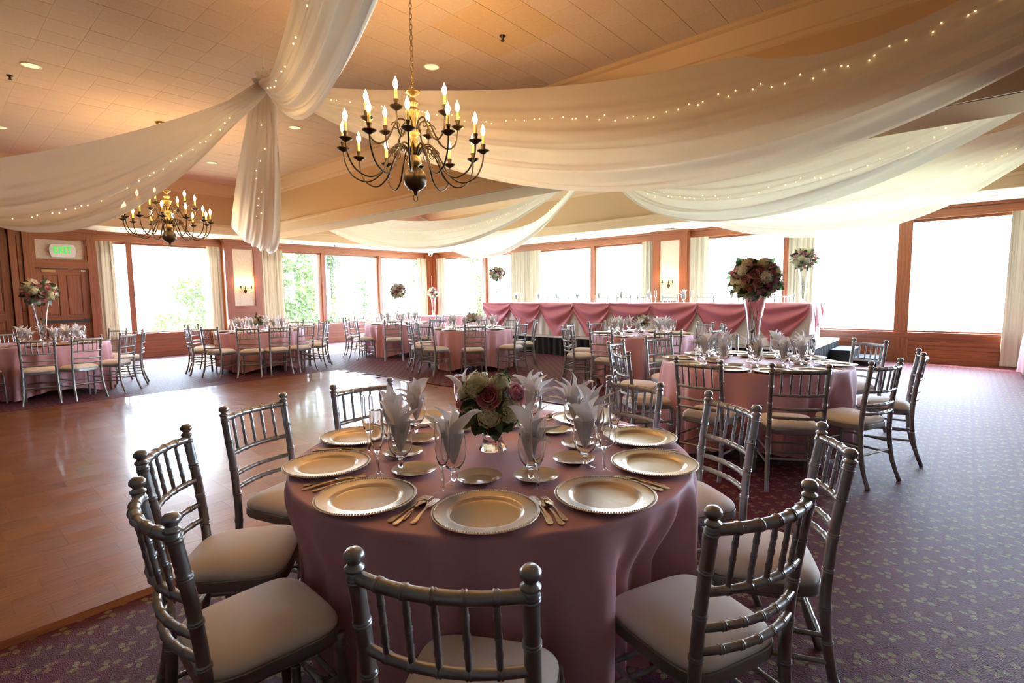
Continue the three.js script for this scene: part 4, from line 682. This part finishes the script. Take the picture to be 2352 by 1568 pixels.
{ // near table: crystal footed bowl and the low rose bouquet, flowers placed as they face the diners
  const [cx, cz] = TABLES.rose.c, t = thing('crystal_bowl', 'clear crystal footed bowl carrying the low rose bouquet', 'vase', [cx, TOP + 0.0015, cz]);
  obj('foot', (() => { const g = lathe([[0, 0], [0.058, 0], [0.06, 0.004], [0.057, 0.012], [0.045, 0.034], [0.041, 0.05], [0.042, 0.066], [0.05, 0.074], [0, 0.076]], 14); const n = g.toNonIndexed(); n.computeVertexNormals(); return n; })(), glassM, t);
  obj('bowl', lathe([[0.001, 0.076], [0.05, 0.078], [0.075, 0.088], [0.098, 0.104], [0.112, 0.125], [0.109, 0.126], [0.095, 0.108], [0.07, 0.093], [0.045, 0.085], [0.001, 0.084]], 40), glassM, t);
  const b = thing('bouquet', 'low bouquet of pink roses and cream hydrangea on near table', 'flowers', [cx, TOP + 0.22, cz]), R = 0.138, ry = 0.118;
  obj('foam_core', grid(18, 12, (u, v) => { const a = u * 2 * PI, e = (v - 0.5) * PI; return [R * 0.7 * cos(e) * cos(a), ry * 0.75 * sin(e), R * 0.7 * cos(e) * sin(a)]; }, { closeU: true }), leafM[0], b);
  const cam = V(-0.727, 0.2, 0.686).normalize(), rt = V(0.657, 0, 0.754), up = V(0, 1, 0), dir = (p, q, back) => rt.clone().multiplyScalar(p).addScaledVector(up, q).addScaledVector(cam, (back ? -1 : 1) * Math.sqrt(Math.max(0.02, 1 - p * p - q * q))).normalize();
  for (const [k, p, q, s, m, bk] of [['rose', -0.1, 0.12, 0.05, 0], ['rose', 0.74, 0.2, 0.05, 1], ['rose', -0.93, -0.16, 0.036, 1], ['hyd', -0.48, 0.55, 0.056, 0], ['hyd', -0.82, 0.26, 0.036, 1], ['hyd', -0.1, -0.5, 0.05, 0], ['hyd', 0.52, -0.38, 0.05, 0], ['hyd', 0.3, 0.66, 0.042, 0], ['rose', 0.12, 0.62, 0.026, 2], ['rose', -0.6, 0.1, 0.05, 0, 1], ['hyd', 0.1, 0.3, 0.055, 1, 1], ['rose', 0.6, 0.4, 0.042, 2, 1], ['hyd', 0.6, -0.3, 0.05, 0, 1], ['rose', -0.2, -0.4, 0.042, 1, 1], ['hyd', -0.7, -0.3, 0.045, 1, 1]]) flowerAt(b, k, 1, dir(p, q, bk), 0, R * 0.95, ry * 0.95, s, m);
  for (const [p, q, s, m, g] of [[-0.62, 0.0, 0.075, 0, 1], [-0.55, -0.45, 0.08, 0, 1], [-0.7, -0.75, 0.07, 1, 1], [-0.5, -0.85, 0.07, 0, 1], [-0.3, -0.75, 0.08, 0, 0], [0, -0.85, 0.085, 0, 1], [0.2, -0.9, 0.07, 0, 1], [0.85, -0.25, 0.07, 0, 1], [1.0, -0.45, 0.075, 0, 1], [0.9, -0.6, 0.07, 1, 1], [0.3, 0.0, 0.06, 0, 1], [0.4, 0.3, 0.06, 0, 0], [0.1, 0.95, 0.085, 2, 2], [0.2, 0.9, 0.08, 1, 2], [0.3, 0.85, 0.07, 2, 2], [-0.05, 0.6, 0.07, 0, 2], [-0.35, 0.25, 0.06, 0, 0], [0.55, 0.7, 0.06, 2, 0], [-0.3, -0.2, 0.06, 0, 0], [0.2, -0.2, 0.07, 0, 1], [-0.85, 0.0, 0.06, 0, 1], [0.8, 0.05, 0.06, 0, 1]]) leafAt(b, dir(p * 0.95, q * 0.95), 0, R * 0.85, ry * 0.85, s, m, g);
  for (let i = 0; i < 40; i++) { const a = i * 2.4, y = rr(-1, 0.6), r = Math.sqrt(1 - y * y); leafAt(b, V(r * cos(a), y, r * sin(a)), 0, R * 0.8, ry * 0.8, rr(0.05, 0.075), i, i % 2); }
  for (const [p, q] of [[0.22, 0.22], [0.27, 0.34], [0.24, 0.05], [-0.75, -0.35], [-0.66, -0.42]]) { const o = obj('berry', FG.berry, berryM, b), d = dir(p, q); o.position.set(d.x * R, d.y * ry, d.z * R); o.scale.setScalar(0.0095); }
}
const on = (k, y = 0) => [TABLES[k].c[0], TOP + 0.002 + y, TABLES[k].c[1]];
for (const [k, R, ry, hi, lab] of [['tall', 0.225, 0.19, 1, 'large ball of pink roses and hydrangea over the table near steps'], ['garden', 0.2, 0.18, 0, 'round rose and hydrangea bouquet over the garden window table'], ['exit', 0.225, 0.19, 0, 'round rose and hydrangea bouquet over the exit door table']]) { tallVase(on(k), 0.62, 0.105, `tall glass vase on ${TABLES[k].of}`, k === 'tall'); ballBouquet(on(k, 0.79), R, ry, hi, k === 'tall' ? 50 : 38, lab); }
for (const k of ['swag', 'aisle', 'pillar']) {
  const t = thing('glass_bowl', `clear glass bowl under the bouquet on the ${TABLES[k].of}`, 'vase', on(k)); obj('bowl', lathe([[0.001, 0], [0.055, 0.002], [0.05, 0.03], [0.045, 0.06], [0.075, 0.09], [0.1, 0.12], [0.096, 0.12], [0.07, 0.093], [0.03, 0.08], [0.001, 0.08]], 18), thinGlass, t);
  ballBouquet(on(k, 0.2), 0.135, 0.115, 0, 22, `low pink and cream bouquet on the ${TABLES[k].of}`, true);
}
for (const [k, dx, dz] of [['tall', -0.12, 0.28], ['exit', 0.32, 0.2]]) { const t = thing('salt_shaker', `small salt shaker on the ${TABLES[k].of}`, 'shaker', [TABLES[k].c[0] + dx, TOP + 0.002, TABLES[k].c[1] + dz]); obj('jar', lathe([[0, 0], [0.02, 0], [0.022, 0.02], [0.017, 0.055], [0.015, 0.06], [0, 0.06]], 14), thinGlass, t); obj('cap', lathe([[0, 0.06], [0.016, 0.06], [0.016, 0.07], [0.009, 0.082], [0, 0.084]], 14), cutleryM, t); }

// ---------------------------------------------------------------- stage, head table, steps
const ST = { x0: 9.86, x1: 12.6, z0: -10.1, z1: -1.95, y: 0.45 };
{
  const s = thing('stage_platform', 'low black skirted stage platform under the head table', 'stage', [0, 0, 0]);
  obj('deck', bx(ST.x0, ST.x1, ST.y - 0.04, ST.y, ST.z0, ST.z1), whiteCloth, s);
  obj('frame', bx(ST.x0 + 0.06, ST.x1 - 0.02, 0.0, ST.y - 0.04, ST.z0 + 0.06, ST.z1 - 0.06), blackM, s);
  const sk = (n, f) => grid(n, 1, (u, v) => f(u, lerp(ST.y - 0.045, 0.005, v)));
  obj('front_skirt', sk(320, (u, y) => [ST.x0 + 0.02 + 0.012 * sin(u * 300), y, lerp(ST.z0, ST.z1, u)]), blackFab, s);
  obj('end_skirt', sk(110, (u, y) => [lerp(ST.x0, ST.x1, u), y, ST.z1 - 0.02 + 0.012 * sin(u * 110)]), blackFab, s);
  const H = 1.22, X0 = 9.97, X1 = 10.72, Z0 = -9.62, Z1 = -1.99;
  const ht = thing('head_table', 'long narrow head table on the stage', 'table', [0, ST.y, 0]); obj('tabletop', bx(X0, X1, H - ST.y - 0.035, H - ST.y - 0.006, Z0, Z1), whiteM, ht);
  for (let z = Z0 + 0.2; z < Z1; z += 1.45) for (const x of [X0 + 0.08, X1 - 0.08]) obj('leg', sweep([V(x, 0, z), V(x, H - ST.y - 0.035, z)], 0.014, 6), darkMet, ht);
  const rows = [0, 0.02, 0.12, 0.4, 0.7, 1], P = [[X0, Z0], [X0, Z1], [X1, Z1], [X1, Z0], [X0, Z0]], L = [0]; for (let i = 1; i < 5; i++) L.push(L[i - 1] + Math.hypot(P[i][0] - P[i - 1][0], P[i][1] - P[i - 1][1]));
  const around = (u) => { const d = u * L[4]; let i = 1; while (i < 4 && d > L[i]) i++; const f = (d - L[i - 1]) / (L[i] - L[i - 1]); return [lerp(P[i - 1][0], P[i][0], f), lerp(P[i - 1][1], P[i][1], f), i]; };
  const cl = obj('head_cloth', [bx(X0 - 0.004, X1 + 0.004, H - 0.004, H, Z0 - 0.004, Z1 + 0.004), grid(560, 5, (u, v) => { const q = rows[Math.round(v * 5)], [x, z, i] = around(u), n = [[0, 0], [-1, 0], [0, 1], [1, 0], [0, -1]][i], d = 0.006 + 0.03 * q * (0.6 + 0.5 * sin(u * 560) + 0.3 * sin(u * 231)); return [x + n[0] * d, lerp(H, ST.y + 0.012, q), z + n[1] * d]; })], whiteCloth);
  tag(cl, 'white floor length cloth on the head table', 'tablecloth');
  // pink swags pinned along the front edge, each falling to a point
  const n = 8, step = (Z1 - Z0) / n;
  const tipY = [0.42, 0.36, 0.27, 0.3, 0.34, 0.3, 0.36, 0.42];
  for (let i = 0; i < n; i++) {
    const za = Z0 + i * step, ph = rnd() * 6, drop = H - tipY[i], tip = 0.5 + rr(-0.05, 0.05);
    const g = grid(44, 40, (u, v) => {
      const tri = u < tip ? u / tip : (1 - u) / (1 - tip), par = 4 * u * (1 - u), S = lerp(Math.pow(par, 0.6), Math.pow(tri, 0.85), v * v), pinch = 1 - sstep(par, 0, 0.28);
      const y = H + 0.004 - v * (0.05 * (1 - tri) + drop * S * (0.35 + 0.65 * v) + 0.1 * v * (1 - S));
      const e = Math.pow(par, 0.5), f = sin(v * 17 + ph + 1.2 * sin(u * 4 + ph)) * (1 - sstep(v, 0.75, 1));
      const out = 0.05 + 0.05 * e * sin(PI * Math.min(v * 1.2, 1)) + 0.028 * e * f + 0.016 * pinch * sin(v * 9 + u * 30) + 0.02 * pinch;
      return [X0 - out * sstep(v, 0, 0.06) - 0.004, y, za + step * u + 0.012 * pinch * sin(v * 22 + ph)];
    });
    tag(obj('table_swag', g, roseCloth), i === 0 ? 'rose pink pointed swag at the corner post end of the head table' : i === n - 1 ? 'rose pink pointed swag at the steps end of the head table' : `${'first second third fourth fifth sixth seventh'.split(' ')[i]} rose pink pointed swag from the corner post end of head table`, 'swag', i === 0 || i === n - 1 ? null : 'swags along the head table front');
  }
  for (const [xa, xb, lab] of [[X0, X0 + 0.3, 'short pink swag tail at the near corner of head table end'], [X1 - 0.2, X1, 'short pink swag tail at the wall corner of head table end']]) tag(obj('swag_tail', grid(10, 14, (u, v) => { const w = u < 0.5 ? 1 : 1, y = H - v * (0.5 - 0.3 * (xa === X0 ? u : 1 - u)); return [lerp(xa, xb, u), y, Z1 + 0.05 + 0.02 * sin(u * 9 + v * 3) + 0.05 * v]; }), roseCloth), lab, 'swag');
  // settings and chairs of the head table
  const zs = [-8.85, -8.1, -7.55, -6.95, -6.35, -5.78, -5.12, -4.35, -3.4, -2.75];
  zs.forEach((z, i) => { const nth = `${'first second third fourth fifth sixth seventh eighth ninth tenth'.split(' ')[i]} from corner post end`, p = [10.35, H + 0.002, z]; glass('water_goblet', G.goblet[0], p, `water goblet on the head table, ${nth}`, 'water goblets on the head table'); put('napkin', NAPK.lo[i % 3], napkinM, p, rnd() * 6, `white standing napkin on the head table, ${nth}`, 'napkin', 'napkins on the head table');
    glass('champagne_flute', G.flute[0], [10.42, H + 0.002, z + 0.12], `champagne flute on the head table, ${nth}`, 'champagne flutes on the head table');
    chair('lo', 11.42, z + rr(-0.05, 0.05), 180 + rr(-6, 6), `silver ballroom chair behind the head table, ${nth}`, 'chairs behind the head table', ST.y); });
  for (const z of [-7.75, -4.5]) { const t = thing('salt_shaker', 'small salt shaker on the head table', 'shaker', [10.3, H + 0.002, z], 0, 'shakers on the head table'); obj('jar', lathe([[0, 0], [0.02, 0], [0.022, 0.02], [0.015, 0.06], [0, 0.06]], 10), thinGlass, t); obj('cap', lathe([[0, 0.06], [0.016, 0.06], [0.009, 0.082], [0, 0.084]], 10), cutleryM, t); }
  for (const [z, lab] of [[-9.45, 'corner post'], [-2.17, 'steps']]) { tallVase([10.3, H + 0.002, z], 0.6, 0.09, `tall glass vase at ${lab} end of head table`, false); ballBouquet([10.3, H + 0.77, z], 0.205, 0.19, 0, 36, `round rose and hydrangea bouquet at the ${lab} end of head table`); }
  for (const [x0, x1, h, z0, z1, lab] of [[11.55, 12.5, 0.3, -1.93, -1.58, 'upper carpeted black step beside the stage end'], [11.75, 12.5, 0.15, -1.57, -1.2, 'lower carpeted black step beside the stage end']]) { const t = thing('stage_step', lab, 'step', [0, 0, 0]); obj('tread', rbx(x0, x1, h - 0.03, h, z0, z1, 0.008), std({ color: lin(0.03, 0.036, 0.045), roughness: 0.85 }), t); obj('riser_box', bx(x0 + 0.01, x1 - 0.01, 0.001, h - 0.03, z0 + 0.01, z1 - 0.01), blackFab, t); }
}
// ---------------------------------------------------------------- corner gift table and the table at the right edge
{
  const c = [11.35, -13.3], W = 1.9, Dp = 0.7, t = thing('corner_table', 'rectangular table set across the corner under a pink cloth', 'table', [c[0], 0, c[1]], -0.72);
  obj('tabletop', bx(-W / 2, W / 2, TOP - 0.035, TOP - 0.006, -Dp / 2, Dp / 2), whiteM, t); for (const sx of [-1, 1]) for (const sz of [-1, 1]) obj('leg', sweep([V(sx * W * 0.44, 0, sz * Dp * 0.4), V(sx * W * 0.44, TOP - 0.035, sz * Dp * 0.4)], 0.014, 6), darkMet, t);
  const rows = [0, 0.05, 0.3, 0.65, 1], per = 2 * (W + Dp), pt = (u) => { let d = u * per; const S = [[-W / 2, Dp / 2, 1, 0, W, 0, 1], [W / 2, Dp / 2, 0, -1, Dp, 1, 0], [W / 2, -Dp / 2, -1, 0, W, 0, -1], [-W / 2, -Dp / 2, 0, 1, Dp, -1, 0]]; for (const s of S) { if (d <= s[4] + 1e-6) return [s[0] + s[2] * d, s[1] + s[3] * d, s[5], s[6]]; d -= s[4]; } return [-W / 2, Dp / 2, -1, 0]; };
  const m = obj('tablecloth', [bx(-W / 2 - 0.003, W / 2 + 0.003, TOP - 0.005, TOP, -Dp / 2 - 0.003, Dp / 2 + 0.003), grid(240, 4, (u, v) => { const q = rows[Math.round(v * 4)], [x, z, nx, nz] = pt(u), d = 0.006 + 0.05 * q * (0.6 + 0.5 * sin(u * 150) + 0.2 * sin(u * 61)); return [x + nx * d, lerp(TOP, 0.02, q), z + nz * d]; })], pinkCloth); m.position.set(c[0], 0, c[1]); m.rotation.y = -0.72; tag(m, 'dusty pink cloth on the table across the corner', 'tablecloth');
  tallVase([11.36, TOP + 0.002, -13.32], 0.6, 0.095, 'tall glass trumpet vase on the table across the corner', false); ballBouquet([11.36, TOP + 0.77, -13.32], 0.19, 0.17, 0, 34, 'round rose and hydrangea bouquet on the table across the corner');
  const tb = { c: [11.55, 1.55], r: 0.82 }, r = thing('round_table', 'round folding table under pale pink cloth beside the long curtain', 'table', [tb.c[0], 0, tb.c[1]]);
  obj('tabletop', T(new THREE.CylinderGeometry(0.8, 0.8, 0.03, 40), 0, TOP - 0.019, 0), whiteM, r); for (let i = 0; i < 4; i++) { const a = PI / 4 + i * PI / 2; obj('leg', sweep([V(cos(a) * 0.36, 0, sin(a) * 0.36), V(cos(a) * 0.36, TOP - 0.035, sin(a) * 0.36)], 0.016, 8), darkMet, r); }
  const k = obj('tablecloth', clothGeo(tb, 150, 18, { ph: 2.2, folds: 20, amp: 0.06, len: 0.66, tip: 0.08 }), pinkCloth); k.position.set(tb.c[0], 0, tb.c[1]); tag(k, 'pale pink cloth on the table beside the long curtain', 'tablecloth');
}
// ---------------------------------------------------------------- garden outside
struct('ground', [bx(-60, 80, -0.6, -0.35, -90, ZB - 0.35), bx(XA + 0.35, 80, -0.6, -0.35, ZB - 0.35, 40)], std({ color: lin(0.34, 0.36, 0.24), roughness: 1 }), 'sunlit garden lawn outside the windows', 'lawn');
const gLeaf = [lin(0.028, 0.06, 0.012), lin(0.042, 0.08, 0.01), lin(0.02, 0.045, 0.016)].map((c) => std({ color: c, roughness: 0.8, transmission: 0.4 }));
const barkM = [std({ color: lin(0.30, 0.24, 0.18), roughness: 0.95 }), std({ color: lin(0.62, 0.6, 0.55), roughness: 0.95 })];
const gLeafGeo = grid(2, 3, (u, v) => { const x = (u - 0.5) * 2, w = 0.36 * sin(PI * (0.08 + 0.84 * v)); return [x * w, -0.1 * v * v + 0.12 * Math.abs(x) * w, v - 0.1]; });
function tree([x, z], label, { h = 6, crown = [], trunk = [[0, 0, 0], [0.1, 3, 0]], r = 0.14, n = 2200, leaf = 0.13, m = 0, bark = 0, branches = [] }) {
  const t = thing('garden_tree', label, 'tree', [x, -0.36, z]);
  const tp = curve(trunk, 16); obj('trunk', sweep(tp, tp.map((_, i) => r * (1 - 0.55 * i / 16)), 9), barkM[bark], t);
  for (const b of branches) { const bp = curve(b, 12); obj('branch', sweep(bp, bp.map((_, i) => r * 0.5 * (1 - 0.75 * i / 12)), 7), barkM[bark], t); }
  const im = new THREE.InstancedMesh(gLeafGeo, gLeaf[m], n), M = new THREE.Matrix4(), q = new THREE.Quaternion(), e = new THREE.Euler();
  for (let i = 0; i < n; i++) { const c = crown[i % crown.length]; let a, b, d; do { a = rr(-1, 1); b = rr(-1, 1); d = rr(-1, 1); } while (a * a + b * b + d * d > 1 || a * a + b * b + d * d < 0.15); e.set(rr(0.3, 2.2), rr(0, 6.3), rr(-0.8, 0.8)); q.setFromEuler(e); const s = leaf * rr(0.7, 1.4); M.compose(V(c[0] + a * c[3], c[1] + b * c[4], c[2] + d * c[3]), q, V(s, s, s)); im.setMatrixAt(i, M); }
  im.name = 'foliage'; im.userData = { kind: 'stuff' }; im.castShadow = im.receiveShadow = true; t.add(im);
}
tree([10.4, -21.2], 'leafy green tree filling the first garden window pane', { crown: [[0, 2.2, 0, 1.5, 1.2], [-0.3, 3.6, 0, 1.6, 1.3], [0.4, 1.2, 0.2, 1.4, 1.0], [0.2, 4.6, 0, 1.3, 0.9]], n: 5200, leaf: 0.14, m: 1, trunk: [[0, 0, 0], [0.1, 2, 0], [-0.1, 4, 0]] });
tree([7.0, -21], 'light garden vine tree in the window beside the exit door', { crown: [[0, 1.9, 0, 0.75, 0.9], [0.25, 1.0, 0, 0.6, 0.7], [-0.5, 2.1, 0, 0.6, 0.5], [-1.0, 0.9, 0, 0.7, 0.4]], n: 1300, leaf: 0.1, m: 1, trunk: [[0.2, 0, 0], [0.3, 1.5, 0], [0.25, 2.6, 0]], r: 0.06 });
tree([13.2, -20.4], 'garden tree with pale slanting trunk in the middle pane', { crown: [[-1.3, 4.0, 0, 0.5, 0.9], [-1.35, 2.6, 0, 0.3, 1.2], [0.5, 2.2, 0, 0.8, 0.7], [-0.6, 0.6, 0.3, 1.2, 0.5], [0.5, 1.0, 0.3, 0.6, 0.8]], n: 2000, leaf: 0.13, m: 0, bark: 1, r: 0.17, trunk: [[1.5, 0, 0], [0.4, 1.5, 0], [-0.6, 2.6, 0], [-1.4, 4.6, 0]], branches: [[[0.4, 1.5, 0], [-0.6, 1.9, 0.2], [-1.4, 2.6, 0.2]], [[-0.6, 2.6, 0], [0.4, 3.4, 0], [1.4, 4.0, 0]]] });
tree([17.2, -21.5], 'slim upright garden tree in the pane left of corner post', { crown: [[0, 4.2, 0, 0.4, 1.0], [0.05, 2.8, 0, 0.28, 1.2], [0.9, 4.5, 0, 0.8, 0.4], [-0.5, 0.8, 0, 0.9, 0.7], [1.0, 0.7, 0, 0.9, 0.7]], n: 1500, leaf: 0.13, m: 0, trunk: [[0, 0, 0], [0.05, 2.2, 0], [0, 4.4, 0]] });
tree([19.4, -19.2], 'drooping garden tree right of the corner post', { crown: [[-0.5, 4.2, 0, 0.6, 0.8], [0.2, 3.4, 0, 0.6, 1.0], [-0.2, 2.2, 0, 0.5, 0.8], [0.4, 1.4, 0, 0.5, 0.8], [0, 0.5, 0, 0.6, 0.5]], n: 1500, leaf: 0.14, m: 1, trunk: [[0.3, 0, 0], [0.4, 2, 0], [0, 4, 0]] });
tree([20, -17], 'small garden tree seen behind the head table bouquet', { crown: [[0, 4.2, 0, 0.5, 0.9], [0.1, 0.7, 0, 0.9, 0.5], [1.2, 1.6, 0, 0.4, 0.9]], n: 700, leaf: 0.13, m: 1, trunk: [[0, 0, 0], [0.1, 2.2, 0], [0, 4.4, 0]] });
renderer.render(scene, camera);
